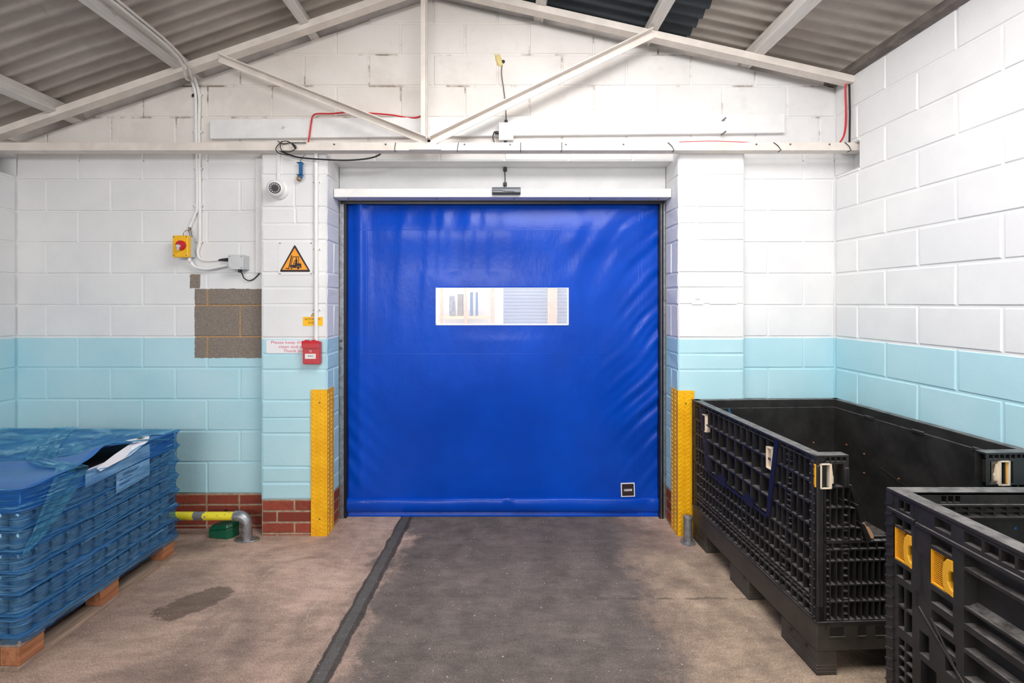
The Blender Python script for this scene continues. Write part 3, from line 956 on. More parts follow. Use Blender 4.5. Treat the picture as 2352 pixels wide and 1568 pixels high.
# yellow and red isolator
yw = YB
t = thing('isolator_switch', 'yellow isolator switch with red rotary knob on the left wall', 'switch', (X(415, 3.205), YB, Z(565, 3.205)))
m = MB(); m.box(-0.055, 0.048, -0.055, 0, -0.072, 0.068); m.build('base', M_LTGREY, t, bevel=0.004)
m = MB(); m.box(-0.058, 0.049, -0.092, -0.055, -0.078, 0.075); cv = m.build('cover', M_YEL, t, bevel=0.006)
for sx in (-1, 1):
    for sz in (-1, 1):
        m = MB(); m.lathe([(0.004, 0), (0.004, 0.002)], 8, M=T(sx * 0.044 - 0.004, -0.092, sz * 0.064) @ RX(PI / 2)); m.build('screw', M_SCREW, cv)
m = MB(); m.lathe([(0.038, 0), (0.038, 0.006)], 28, M=T(0.008, -0.092, 0.004) @ RX(PI / 2)); m.build('bezel', M_YEL, t, smooth=True)
m = MB(); m.lathe([(0.034, 0), (0.033, 0.016), (0.030, 0.020)], 28, M=T(0.009, -0.096, 0.004) @ RX(PI / 2)); kn = m.build('knob', M_RED, t, smooth=True)
m = MB(); m.prism([(-0.007, -0.032), (0.005, -0.032), (0.006, -0.014), (0.014, -0.008), (0.014, 0.002), (0.007, 0.007), (-0.010, 0.007), (-0.016, 0.002), (-0.016, -0.008), (-0.008, -0.014)], 0.008, M=T(0.003, -0.124, 0.0)); m.build('key', M_LTGREY, kn)
o = t.location
m = MB(); m.tube([Vector((0.032, -0.05, -0.075)), Vector((0.034, -0.05, -0.10)), at(437, 600, YB - 0.04) - o, at(446, 611, YB - 0.03) - o, at(460, 616, YB - 0.03) - o, at(478, 617, YB - 0.03) - o, at(500, 613, YB - 0.03) - o, at(525, 608, YB - 0.03) - o], 0.0115, 10, smooth=6)
m.build('flexible_conduit', M_WHITE, t, smooth=True)
for k, (a, b) in enumerate((((0.046, -0.04, 0.07), (438, 522)), ((0.036, -0.04, 0.07), (433, 522)))):
    m = MB(); m.tube([Vector(a), at(b[0], b[1] + 6, YB - 0.02) - o, at(b[0], b[1], YB - 0.02) - o], 0.003, 6); m.build('wire', M_TIMBERD, t)
m = MB(); m.tube([Vector((-0.002, -0.06, 0.07)), Vector((-0.006, -0.055, 0.095)), Vector((0.008, -0.05, 0.115)), Vector((0.03, -0.04, 0.118)), at(434, 521, YB - 0.02) - o], 0.0022, 6, smooth=5); m.build('wire', M_BRASS, t)

# grey junction box
t, w, h, d = mk_jbox('light grey junction box on the left wall beside the pier, black cable below', (524, 558, 585, 618), YB, 0.085, M_LTGREY, M_LTGREY)
gland(t, (0.012, -0.05, -h), DN, 0.012, 0.022)
q = t.location
m = MB(); m.tube([q + Vector((0.012, -0.05, -h - 0.018)), at(556, 628, YB - 0.03), at(560, 638, YB - 0.02), at(570, 644, YB - 0.015), at(580, 642, YB - 0.012), at(590, 634, YB - 0.008), at(597, 625, YB - 0.004)], 0.004, 8, smooth=6)
tag(m.build('cable', M_BLACK, smooth=True), 'thin black cable looping from under the grey junction box to the pier', 'cable')
# upright trim where wall meets pier
m = MB(); m.box(X(592, YB), PL0 - 0.001, YB - 0.03, YB, Z(627, YB), 2.645); tag(m.build('cable_trunking', M_BOARD, bevel=0.002), 'white painted trunking in the corner beside the left pier', 'trunking')

# ---------------------------------------------------------------- dome camera
t = thing('security_camera', 'white dome security camera looking down from the left pier', 'camera', (X(642, YP), YP, Z(436, YP)))
m = MB(); m.lathe([(0.070, 0), (0.070, 0.012), (0.060, 0.028), (0.050, 0.034)], 36, M=RX(PI / 2)); m.build('base', M_WHITE, t, smooth=True)
prof = [(0.058 * math.cos(a), 0.058 * math.sin(a)) for a in [(-0.6 + k * 0.15) for k in range(12)]]
aim = RZ(0.30) @ RX(PI / 2 + 0.12)
Mh = T(-0.004, -0.045, -0.002) @ aim
m = MB(); m.lathe([(0.045, -0.03)] + [(0.058 * math.cos(a), 0.058 * math.sin(a)) for a in (-0.45, -0.25, 0, 0.25, 0.45, 0.6, 0.72)] + [(0.038, 0.040)], 36, M=Mh); hd = m.build('dome', M_WHITE, t, smooth=True)
m = MB(); m.lathe([(0.038, 0.0405), (0.036, 0.0425)], 30, M=Mh); ln = m.build('lens_ring', M_SENSB, t)
m = MB(); m.lathe([(0.019, 0.043), (0.017, 0.046)], 24, M=Mh); m.build('lens', M_INK, ln)
for k in range(12):
    a = 2 * PI * k / 12
    m = MB(); m.lathe([(0.0032, 0.0425), (0.0032, 0.0436)], 8, M=Mh @ T(0.028 * math.cos(a), 0.028 * math.sin(a), 0)); m.build('infrared_led', M_LTGREY, ln)

# blue bracket
q = Vector((X(694, YP), YP - 0.005, Z(390, YP)))
t = thing('steel_clamp', 'small blue steel clamp with a brass ring hung by wire on the left pier', 'clamp', q)
m = MB(); m.box(-0.004, 0.020, -0.035, -0.031, -0.052, 0.042); m.box(-0.022, 0.016, -0.035, -0.004, 0.038, 0.043); m.box(-0.022, 0.016, -0.035, -0.004, -0.046, -0.041); m.prism([(-0.002, -0.052), (0.020, -0.052), (0.016, -0.072), (0.006, -0.066)], 0.004, M=T(0, -0.035, 0)); m.build('body', M_BLUEP, t)
m = MB(); m.box(-0.008, 0.000, -0.030, -0.026, -0.040, 0.036); m.build('rusty_pin', M_RUST, t)
m = MB(); m.tube([(-0.008 + 0.015 * math.cos(a), -0.022, -0.067 + 0.015 * math.sin(a)) for a in [k * 2 * PI / 16 for k in range(17)]], 0.005, 8); m.build('ring', M_BRASS, t, smooth=True)
m = MB(); m.tube([(0.0, -0.02, 0.04), (-0.002, -0.02, 0.058), (0.03, -0.02, 0.098)], 0.002, 6); m.build('hanging_wire', M_TIMBERD, t)


# ---------------------------------------------------------------- signs
def textmesh(name, s, size, mat, M, parent, bold=0.0, align='CENTER', sx=1.0):
    cu = bpy.data.curves.new(name, 'FONT'); cu.body = s; cu.size = size; cu.align_x = align; cu.align_y = 'CENTER'; cu.offset = bold
    tmp = bpy.data.objects.new(name, cu); C.objects.link(tmp)
    dg = bpy.context.evaluated_depsgraph_get()
    me = bpy.data.meshes.new_from_object(tmp.evaluated_get(dg))
    bpy.data.objects.remove(tmp); bpy.data.curves.remove(cu)
    me.name = name
    me.transform(M @ Matrix.Diagonal((sx, 1, 1, 1)))
    me.materials.clear(); me.materials.append(mat)
    o = bpy.data.objects.new(name, me); C.objects.link(o); o.parent = parent
    return o


FACE = RX(PI / 2)       # text plane (x right, y up) facing -y


def circ(cx, cy, r, n=20): return [(cx + r * math.cos(2 * PI * k / n), cy + r * math.sin(2 * PI * k / n)) for k in range(n)]


def forklift_sign():
    S = 1 / (16.51 * 329.7)
    cx, cy = 820, 800
    t = thing('forklift_sign', 'white square sign with orange triangle and black forklift symbol', 'sign', (X(679.5, YP), YP, Z(593.5, YP)))
    cv = lambda p: ((p[0] - cx) * S, (cy - p[1]) * S)
    m = MB(); m.box(-650 * S, 650 * S, -0.004, 0, -625 * S, 625 * S); m.build('plate', M_SIGNW, t, bevel=0.0008)
    def layer(name, polys, y, mat):
        m = MB()
        for p in polys: m.poly([(a, y, b) for a, b in map(cv, p)])
        m.keep = True
        return m.build(name, mat, t)
    def rtri(pts, r):
        out = []
        for i in range(3):
            p, c, n = Vector(pts[i - 1]), Vector(pts[i]), Vector(pts[(i + 1) % 3])
            a, b = (p - c).normalized() * r, (n - c).normalized() * r
            for k in range(6):
                u = k / 5; out.append(tuple((c + a) * (1 - u) ** 2 + c * 2 * u * (1 - u) + (c + b) * u ** 2))
        return out
    layer('triangle_border', [rtri([(205, 1310), (790, 265), (1395, 1310)], 80)], -0.0045, M_INK)
    layer('triangle_field', [[(310, 1228), (787, 405), (1285, 1228)]], -0.0049, M_ORSIGN)
    def bar(a, b, w):
        a, b = Vector(a), Vector(b); d = (b - a).normalized(); nn = Vector((-d.y, d.x)) * w / 2
        return [tuple(a + nn), tuple(b + nn), tuple(b - nn), tuple(a - nn)]
    sym = [[(660, 675), (698, 690), (578, 1198), (543, 1190)], [(443, 1150), (560, 1168), (575, 1200), (545, 1205), (440, 1178)],
           bar((648, 1045), (722, 733), 26), bar((715, 736), (945, 736), 26), bar((940, 728), (945, 995), 26),
           [(612, 1045), (735, 1042), (735, 955), (800, 955), (832, 985), (1036, 990), (1046, 1168), (1005, 1168), (985, 1110), (925, 1082), (865, 1110), (843, 1162), (718, 1162), (695, 1132), (650, 1132), (618, 1162)],
           circ(850, 778, 24), [(832, 798), (868, 798), (890, 860), (890, 1000), (818, 1000), (826, 930), (750, 908), (755, 884), (815, 880)],
           circ(670, 1176, 33), circ(922, 1150, 55)]
    layer('forklift_symbol', sym, -0.0053, M_INK)
    layer('symbol_light', [circ(778, 1010, 24)], -0.0056, M_ORSIGN)
    for sx in (-1, 1):
        for sz in (-1, 1):
            m = MB(); m.lathe([(0.0038, 0), (0.0038, 0.002)], 8, M=T(sx * 590 * S, -0.004, sz * 575 * S) @ RX(PI / 2)); m.build('screw', M_INK, t)


forklift_sign()

# automatic door sticker
t = thing('door_sign', 'small yellow AUTOMATIC DOOR sticker behind the conduit on the left pier', 'sign', (X(719, YP), YP, Z(734, YP)))
k = 1 / 329.7
m = MB(); m.box(-25 * k, 25 * k, -0.002, 0, -15 * k, 16 * k); m.build('backing', M_SIGNW, t)
m = MB(); m.box(-23 * k, 23 * k, -0.0026, -0.0015, -14 * k, 6.5 * k); m.build('yellow_field', M_YSIGN, t)
textmesh('lettering', 'AUTOMATIC', 0.0195, M_INK, T(0, -0.003, 1.2 * k) @ FACE, t)
textmesh('lettering', 'DOOR', 0.0195, M_INK, T(-0.003, -0.003, -7 * k) @ FACE, t)
m = MB(); m.poly([(-5 * k, -0.0028, 8 * k), (5 * k, -0.0028, 8 * k), (0, -0.0028, 16 * k)]); m.poly([(-3.3 * k, -0.003, 9 * k), (3.3 * k, -0.003, 9 * k), (0, -0.003, 14 * k)], 1); m.keep = True
m.build('warning_triangle', [M_INK, M_YSIGN], t)
# please keep notice
t = thing('notice', 'white notice in faded red lettering partly behind the red call point', 'sign', (X(659, YP), YP, Z(796, YP)))
m = MB(); m.box(-47 * k, 47 * k, -0.002, 0, -15 * k, 15 * k); m.build('backing', M_PAPER, t)
for s, zc, dx in (('Please keep this', 10, -36.5), ('clean and ti', 0, -19), ('Thank you', -9.6, -8)):
    textmesh('lettering', s, 0.0285, M_REDINK, T(dx * k, -0.003, zc * k) @ FACE, t, 0.0, 'LEFT', sx=1.27)
# two small white stickers on the right pier
for (a, b, c, d, lb) in ((1589, 1615, 676, 699, 'white sticker with tiny printing on the right pier'), (1630, 1692, 681, 698, 'blank faded white label right of the printed sticker on the right pier')):
    tt = thing('sticker', lb, 'sticker', (X((a + b) / 2, YP), YP, Z((c + d) / 2, YP)))
    m = MB(); m.box((a - b) / 2 * k, (b - a) / 2 * k, -0.003, 0, (c - d) / 2 * k, (d - c) / 2 * k); m.build('backing', M_PAPER, tt)
    if a == 1589:
        textmesh('lettering', 'NEA', 0.016, M_SCREW, T(0, -0.0035, 0.0) @ FACE, tt)
        for dz in (0.017, -0.017):
            m = MB(); m.box(-0.014, 0.014, -0.0036, -0.003, dz - 0.001, dz + 0.001); m.build('printed_line', M_LTGREY, tt)

# red call point
t = thing('fire_call_point', 'red fire alarm call point under a clear hinged cover on the left pier', 'call point', (X(721, YP), YP, Z(810, YP)))
m = MB(); m.box(-0.060, 0.058, -0.050, 0, -0.075, 0.082); m.build('body', M_RED, t, bevel=0.010, seg=3)
m = MB(); m.box(-0.062, 0.058, -0.060, -0.046, 0.036, 0.088); m.box(-0.045, -0.022, -0.055, -0.02, 0.085, 0.093); m.box(0.004, 0.027, -0.055, -0.02, 0.085, 0.093); m.build('hinge_flap', M_RED, t, bevel=0.004)
m = MB(); m.box(-0.040, 0.034, -0.054, -0.049, -0.036, -0.001); el = m.build('break_glass_panel', M_WHITE, t, bevel=0.001)
m = MB()
m.poly([(-0.024, -0.0545, -0.0165), (-0.012, -0.0545, -0.0125), (-0.012, -0.0545, -0.0205)]); m.poly([(0.018, -0.0545, -0.0165), (0.006, -0.0545, -0.0205), (0.006, -0.0545, -0.0125)]); m.poly([(a, -0.0545, b) for a, b in circ(-0.003, -0.0165, 0.004, 12)]); m.keep = True
m.build('arrow_marks', M_INK, el)
m = MB(); m.tube([(-0.008, -0.052, 0.010), (-0.008, -0.052, 0.026), (0.004, -0.052, 0.020), (0.006, -0.052, 0.012), (-0.004, -0.052, 0.012)], 0.0012, 6); m.build('flame_mark', M_PAPER, t)
m = MB(); m.box(-0.068, 0.070, -0.072, -0.004, -0.092, 0.070); m.build('clear_cover', M_COVER, t, bevel=0.014, seg=3)


# ---------------------------------------------------------------- corner guards
def guard(name, corner_x, s, label, z1):
    """s=+1: the opening is on the right of the corner"""
    t = thing(name, label, 'corner guard', (corner_x, YP, 0))
    wf, ws, th = (0.115, 0.115, 0.006)
    m = MB()
    m.prism([(0.0, 0.0), (-s * wf, 0.0), (-s * wf, z1), (0.0, z1)], th, M=T(s * 0.008, -0.012, 0))
    m.build('front_leg', M_GUARD, t, bevel=0.001)
    m = MB(); m.box(min(s * 0.002, s * 0.008), max(s * 0.002, s * 0.008), -0.0115, ws, 0, z1); m.build('side_leg', M_GUARD, t, bevel=0.001)
    # raised bars of the tread plate
    m = MB()
    nz = int(z1 / 0.030)
    for i in range(nz):
        for j in range(4):
            u = 0.014 + j * 0.029; z = 0.018 + i * 0.030 + (0.015 if j % 2 else 0)
            if z > z1 - 0.015: continue
            a = (1 if j % 2 else -1) * 0.75
            R = T(s * 0.008 - s * u, -0.012, z) @ RY(a)
            m.add([R @ Vector(q) for q in ((-0.012, 0, 0), (0, 0, -0.0042), (0.012, 0, 0), (0, 0, 0.0042), (-0.008, -0.0034, 0), (0, -0.0034, -0.0016), (0.008, -0.0034, 0), (0, -0.0034, 0.0016))],
                  [(0, 1, 5, 4), (1, 2, 6, 5), (2, 3, 7, 6), (3, 0, 4, 7), (4, 5, 6, 7)])
            R = T(s * 0.008, -0.010 + u * 1.0, z) @ RZ(PI / 2 * s) @ RY(a)
            m.add([R @ Vector(q) for q in ((-0.012, 0, 0), (0, 0, -0.0042), (0.012, 0, 0), (0, 0, 0.0042), (-0.008, -0.0034, 0), (0, -0.0034, -0.0016), (0.008, -0.0034, 0), (0, -0.0034, 0.0016))],
                  [(0, 1, 5, 4), (1, 2, 6, 5), (2, 3, 7, 6), (3, 0, 4, 7), (4, 5, 6, 7)])
    m.build('tread_pattern', M_GUARD, t)
    for z in (z1 - 0.09, 0.12):
        m = MB(); m.lathe([(0.005, 0), (0.005, 0.002)], 8, M=T(s * 0.008 - s * 0.055, -0.012, z) @ RX(PI / 2)); m.build('screw', M_SCREW, t)
    return t


guard('corner_guard', OL, 1, 'yellow tread plate corner guard on the left side of the door', Z(894, YP))
guard('corner_guard', OR_, -1, 'yellow tread plate corner guard on the right side of the door', Z(896, YP))


# ---------------------------------------------------------------- door
def roll_door():
    t = thing('roll_up_door', 'blue PVC roll up door with clear window strip filling the opening', 'door', (0, YC, 0))
    zt = 2.43
    wx0, wx1 = X(1004, YC), X(1303, YC); wz0, wz1 = Z(745, YC), Z(662, YC)
    g = lambda v, c, w: math.exp(-((v - c) / w) ** 2)
    rnd = random.Random(3)
    folds = [(-0.72, 0.05, .010), (-0.52, 0.045, .008), (-0.42, 0.05, .010), (-0.22, 0.06, .011), (-0.10, 0.05, .008), (0.05, 0.09, .008), (0.55, 0.07, .006)]
    def disp(x, z):
        zz = z / zt
        d = 0.0
        d += 0.030 * g(x, -1.06, 0.045) * (0.35 + 0.65 * zz)                 # upright fold at the left edge
        for c, w, a in folds:
            cc = c + 0.06 * (zt - z) * math.copysign(1, c)
            d += a * g(x, cc, w) * max(0, min(1, (z - 1.25) / 1.0)) * (1 - g(z, 2.43, 0.10))
        d += 0.022 * g(z, 2.16, 0.16) * (1 - g(x, -1.2, 0.25)) * (1 - g(x, 1.25, 0.25))   # top roll billow
        # slanting drag folds along the right edge
        nn = noise.noise(Vector((x * 1.7, z * 1.3, 3.1))); n2 = noise.noise(Vector((x * 4.0 + z * 2, z * 3.0 - x, 7.7)))
        s = (x - 1.2) * 0.70 + (z - 1.2) * -0.72 + 0.07 * nn + 0.02 * n2
        env = g(x, 1.14, 0.22) * (0.3 + 0.7 * g(z, 1.2, 1.0)) * (0.75 + 0.9 * n2)
        d += env * (0.0060 * math.sin(s * 44) + 0.0042 * math.sin(s * 83 + 1.0 + 3 * z))
        s2 = (x - 1.0) * 0.72 + (z - 2.0) * 0.70
        d += 0.007 * g(x, 0.85, 0.28) * g(z, 1.95, 0.26) * math.sin(((x - 0.6) * 0.75 - (z - 1.9) * 0.5 + 0.10 * nn) * 34) + 0.010 * nn * (1 - 0.5 * g(z, 1.2, 0.5))
        # left lower slanting ones
        s = (x + 1.1) * 0.7 + (z - 0.4) * 0.72
        d += 0.0035 * g(x, -1.10, 0.16) * g(z, 0.45, 0.5) * math.sin((s + 0.08 * nn) * 52)
        d += 0.05 * g(x, 0.0, 0.9) * g(z, 1.1, 0.8) * 0.6
        d -= 0.05 * g(z, 0.55, 0.30) * 0.25
        inwin = max(0, 1 - max(abs(x - 0.01) / 0.62, abs(z - 1.6) / 0.26) ** 4)
        d = d * (1 - 0.9 * inwin) + 0.022 * 0.9 * inwin
        # weighted hem: tube then flap
        if z < 0.20:
            tb = math.sqrt(max(0, 1 - ((z - 0.085) / 0.055) ** 2)) * 0.028 if abs(z - 0.085) < 0.055 else 0
            tb *= 1 + 0.12 * math.sin(x * 9) - 0.5 * g(x, 0.06, 0.03) - 0.4 * g(x, 1.1, 0.05)
            d = d * (z / 0.20) ** 2 + tb + (0.010 * (1 - z / 0.03) if z < 0.03 else 0)
        return d
    def edge(z):
        return -1.170 - 0.022 * max(0, 1 - z / 1.6), 1.208 + 0.008 * max(0, 1 - z / 1.0)
    nx = 170
    xs = sorted(set([round(-1 + 2 * i / nx, 5) for i in range(nx + 1)]))
    def xmap(u, z):
        a, b = edge(z); return a + (b - a) * (u + 1) / 2
    # columns snap to the window
    a, b = edge(1.7)
    uw0, uw1 = (wx0 - a) / (b - a) * 2 - 1, (wx1 - a) / (b - a) * 2 - 1
    xs = sorted(set(xs) | {uw0, uw1})
    zs = [0.0, 0.010, 0.02, 0.028] + [0.03 + 0.11 * i / 22 for i in range(23)] + [0.14 + (zt - 0.14) * i / 150 for i in range(1, 151)]
    zs = sorted(set(zs) | {wz0, wz1})
    m = MB(); V = [[None] * len(xs) for _ in zs]
    for j, z in enumerate(zs):
        for i, u in enumerate(xs):
            x = xmap(u, z if z > 1.7 or z < 1.4 else 1.7)
            V[j][i] = len(m.v); m.v.append(Vector((x, -disp(x, z), z)))
    for j in range(len(zs) - 1):
        for i in range(len(xs) - 1):
            if wz0 - 1e-6 <= zs[j] and zs[j + 1] <= wz1 + 1e-6 and uw0 - 1e-6 <= xs[i] and xs[i + 1] <= uw1 + 1e-6: continue
            m.f.append([V[j][i], V[j][i + 1], V[j + 1][i + 1], V[j + 1][i]]); m.m.append(0); m.a.append(0)
    m.keep = True
    cu = m.build('curtain', M_CURT, t, smooth=True)
    sol = cu.modifiers.new('thick', 'SOLIDIFY'); sol.thickness = 0.003; sol.offset = -1
    yw = -disp(0, 1.6)
    m = MB(); m.box(wx0 - 0.004, wx1 + 0.004, yw - 0.002, yw, wz0 - 0.004, wz1 + 0.004); pn = m.build('window_pane', M_PANE, t)
    m = MB(); e = 0.007
    for a_, b_, c_, d_ in ((wx0 - e, wx1 + e, wz1 - 0.002, wz1 + e * 0.6), (wx0 - e, wx1 + e, wz0 - e * 0.6, wz0 + 0.003), (wx0 - e, wx0 + 0.003, wz0, wz1), (wx1 - 0.003, wx1 + e, wz0, wz1)):
        m.box(a_, b_, yw - 0.005, yw + 0.002, c_, d_)
    m.build('weld_border', M_WELD, t)
    # badge
    bx, bz, hs = X(1441.5, YC), Z(1123.5, YC), 15.8 * YC / F
    tilt = T(bx, -disp(bx, bz) - 0.010, bz) @ RY(-0.03)
    m = MB(); m.box(-hs, hs, 0, 0.004, -hs, hs, M=tilt); bd = m.build('badge', M_PAPER, t)
    m = MB(); m.box(-hs * 0.86, hs * 0.86, -0.001, 0, -hs * 0.86, hs * 0.86, M=tilt); m.build('badge_field', M_INK, bd)
    textmesh('badge_lettering', 'GIESSE', 0.0215, M_PAPER, tilt @ T(0, -0.002, -0.002) @ FACE, bd, 0.0006, sx=1.02)
    # head box
    y0, y1 = 3.32 - YC, 3.44 - YC
    m = MB(); m.box(X(766.5, 3.32), X(1542, 3.32), y0, y1, Z(452.5, 3.32), Z(433, 3.32)); hb = m.build('head_box', M_WHITE, t, bevel=0.003)
    for px in (800, 1003, 1181, 1356, 1513):
        m = MB(); m.lathe([(0.006, 0), (0.006, 0.004), (0.003, 0.006)], 8, M=T(X(px, 3.36), 3.36 - YC, Z(452.5, 3.32)) @ RX(PI)); m.build('screw', M_SCREW, hb)
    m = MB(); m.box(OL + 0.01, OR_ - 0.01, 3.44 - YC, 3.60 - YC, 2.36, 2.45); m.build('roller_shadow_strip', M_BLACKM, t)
    # side guides
    yf = 3.445 - YC
    m = MB(); m.box(OL - 0.0, -1.178, yf, yf + 0.10, 0, 2.39); gl = m.build('side_guide', M_GALV, t, bevel=0.002)
    m = MB(); m.box(-1.178, -1.160, yf + 0.008, yf + 0.10, 0.0, 2.39); m.build('guide_lip', M_BLACKM, gl)
    m = MB(); m.box(1.222, OR_, yf + 0.004, yf + 0.10, 0, 2.39); gr = m.build('side_guide', M_GALV, t, bevel=0.002)
    m = MB(); m.box(1.192, 1.222, yf, yf + 0.10, 0.0, 2.39); m.build('guide_lip', M_BLACKM, gr)
    m = MB(); m.box(1.201, 1.205, yf - 0.003, yf, 0.0, 2.39); m.build('guide_edge', M_GALV, gr)
    for z in (1.28, 1.335):
        m = MB(); m.lathe([(0.010, 0), (0.010, 0.010), (0.006, 0.014)], 10, M=T(-1.196, yf, z) @ RX(PI / 2)); m.build('bolt', M_SCREW, gl)
    for z in (0.35, 0.95, 1.65):
        m = MB(); m.box(1.224, 1.238, yf - 0.004, yf + 0.004, z - 0.01, z + 0.01); m.build('bracket', M_GALV, gr)


roll_door()

# motion sensor over the door
t = thing('door_sensor', 'dark grey motion sensor centred on the white door head box', 'sensor', (X(1163, 3.30), 3.32, Z(438, 3.30)))
m = MB(); m.prism([(0, 0.027), (0.018, 0.027), (0.034, 0.012), (0.036, -0.024), (0.0, -0.028)], 0.206, M=T(-0.103, 0, 0) @ Matrix(((0, 1, 0, 0), (-1, 0, 0, 0), (0, 0, 1, 0), (0, 0, 0, 1))))
m.build('housing', M_DKGREY, t, bevel=0.004)
m = MB(); m.box(-0.100, 0.100, -0.0385, -0.030, -0.026, -0.013); m.build('lens', M_SENSB, t, bevel=0.003)
m = MB(); m.tube([(-0.10, -0.0385, -0.002), (-0.05, -0.0375, 0.001), (0.0, -0.0378, -0.008), (0.06, -0.0385, -0.011)], 0.001, 6, smooth=5); m.build('moulded_line', M_SENSB, t)
t = thing('cable', 'short black sensor cable with two black clips above the door', 'cable', (X(1160, 3.44), 3.445, 2.55))
o = t.location
m = MB(); m.tube([at(1161, 350, 3.30) - o, at(1162, 362, 3.33) - o, at(1168, 374, 3.44) - o, at(1160, 384, 3.44) - o, at(1159, 392, 3.44) - o, at(1160, 405, 3.44) - o, at(1160, 420, 3.44) - o, at(1159, 430, 3.40) - o], 0.0035, 8, smooth=5); m.build('lead', M_BLACK, t)
for py in (389, 423):
    p = at(1160, py, 3.44) - o
    m = MB(); m.box(p.x - 0.014, p.x + 0.014, -0.012, 0.005, p.z - 0.014, p.z + 0.014); m.build('clip', M_BLACK, t, bevel=0.003)

# ---------------------------------------------------------------- room beyond the door window
def beyond():
    yb = 5.6
    m = MB(); m.box(-2.6, 2.6, yb, yb + 0.1, 0, 3.0); m.box(-2.6, -2.5, 3.62, yb, 0, 3.0); m.box(2.5, 2.6, 3.62, yb, 0, 3.0); m.box(-2.6, 2.6, 3.62, yb + 0.1, 3.0, 3.1)
    struct(m.build('wall_beyond', M_BOARD))
    ys = 4.6
    m = MB(); x0, x1 = X(1156, ys), X(1340, ys)
    m.box(x0, x1, ys + 0.02, ys + 0.05, 0, 2.2)
    for i in range(64): m.box(x0, x1, ys + 0.015, ys + 0.02, 0.03 + i * 0.034, 0.058 + i * 0.034)
    tag(m.build('shutter_panel', M_SHUT, bevel=0.001), 'pale blue grey slatted panel seen through the right of the door window', 'panel')
    for a, b, lb in ((1258, 1279, 'wide pale timber post right of the panel seen through the door window'), (1126, 1136, 'pale timber post left of the grey panel seen through the door window'),
                     (1066, 1074, 'slim timber post between shelves seen through the door window'), (1012, 1019, 'timber post at the left edge of the door window view')):
        m = MB(); m.box(X(a, ys), X(b, ys), ys - 0.04, ys + 0.005, 0, 2.3)
        tag(m.build('timber_post', M_PINE, bevel=0.003), lb, 'post', 'timber posts behind the door')
    # shelf with goods behind the posts
    ysf = 4.95
    t = thing('storage_rack', 'pale storage rack seen through the left of the door window', 'rack', (X(1070, ysf), ysf, 0))
    for z in (0.4, 1.0, 1.46, 1.82):
        m = MB(); m.box(-0.36, 0.30, 0, 0.4, z - 0.015, z + 0.015); m.build('shelf', M_PINE, t)
    for dx in (-0.36, 0.28):
        m = MB(); m.box(dx, dx + 0.03, 0, 0.03, 0, 2.2); m.build('upright', M_WHITE, t)
    for a, b, h, mt, lb in ((1031, 1044, 0.22, M_JAR, 'grey brown carton on the rack behind the door window'), (1050, 1062, 0.24, M_TIMBERD, 'brown carton on the rack behind the door window'),
                            (1079, 1085, 0.26, M_BLUEP, 'blue drum on the rack behind the door window'), (1092, 1097, 0.26, M_BLUEP, 'slim blue canister on the rack right of the blue drum')):
        m = MB(); m.box(X(a, ysf), X(b, ysf), ysf + 0.02, ysf + 0.16, 1.476, 1.476 + h); tag(m.build('carton' if mt is not M_BLUEP else 'drum', mt, bevel=0.006), lb, 'carton' if mt is not M_BLUEP else 'drum')


beyond()

# ---------------------------------------------------------------- rail, bait box, floor flange
def barrier(name, label, x, y, left):
    t = thing(name, label, 'barrier', (x, y, 0))
    m = MB()
    pts = [(1.35 * 0.065 * math.cos(a), 0.62 * 0.065 * math.sin(a)) for a in [2 * PI * k / 24 for k in range(24)]]
    m.add([(a, b, 0) for a, b in pts] + [(a, b, 0.010) for a, b in pts], [list(range(24))[::-1], list(range(24, 48))] + [(i, (i + 1) % 24, 24 + (i + 1) % 24, 24 + i) for i in range(24)])
    fl = m.build('floor_flange', M_GALV, t, bevel=0.002)
    for s in (-1, 1):
        m = MB(); m.lathe([(0.009, 0.010), (0.009, 0.016), (0.005, 0.020)], 6, M=T(s * 0.066, 0, 0)); m.build('bolt', M_BRASS, fl)
    zr = 0.165
    m = MB(); m.tube([(0, 0, 0.01), (0, 0, zr - 0.06)] + [(-s * 0 + (-0.055 + 0.055 * math.cos(a)) * left, 0, zr - 0.055 + 0.055 * math.sin(a)) for s in (1,) for a in [k * PI / 2 / 8 for k in range(9)]] + [(-0.085 * left, 0, zr)], 0.034, 18, smooth=0)
    m.build('elbow', M_GALV, t, smooth=True)
    m = MB(); m.tube([(0, 0, 0.095), (0, 0, 0.103)], 0.037, 18); m.build('collar', M_GALV, t, smooth=True)
    for z in (0.03, 0.068, 0.118):
        m = MB(); m.lathe([(0.009, 0), (0.007, 0.006), (0.004, 0.006)], 10, M=T(-0.008, -0.032, z) @ RX(PI / 2)); m.build('grub_screw', M_SCREW, t)
    m = MB(); m.lathe([(0.009, 0), (0.007, 0.006), (0.004, 0.006)], 10, M=T(-0.068 * left, -0.032, zr - 0.012) @ RX(PI / 2)); m.build('grub_screw', M_SCREW, t)
    return t


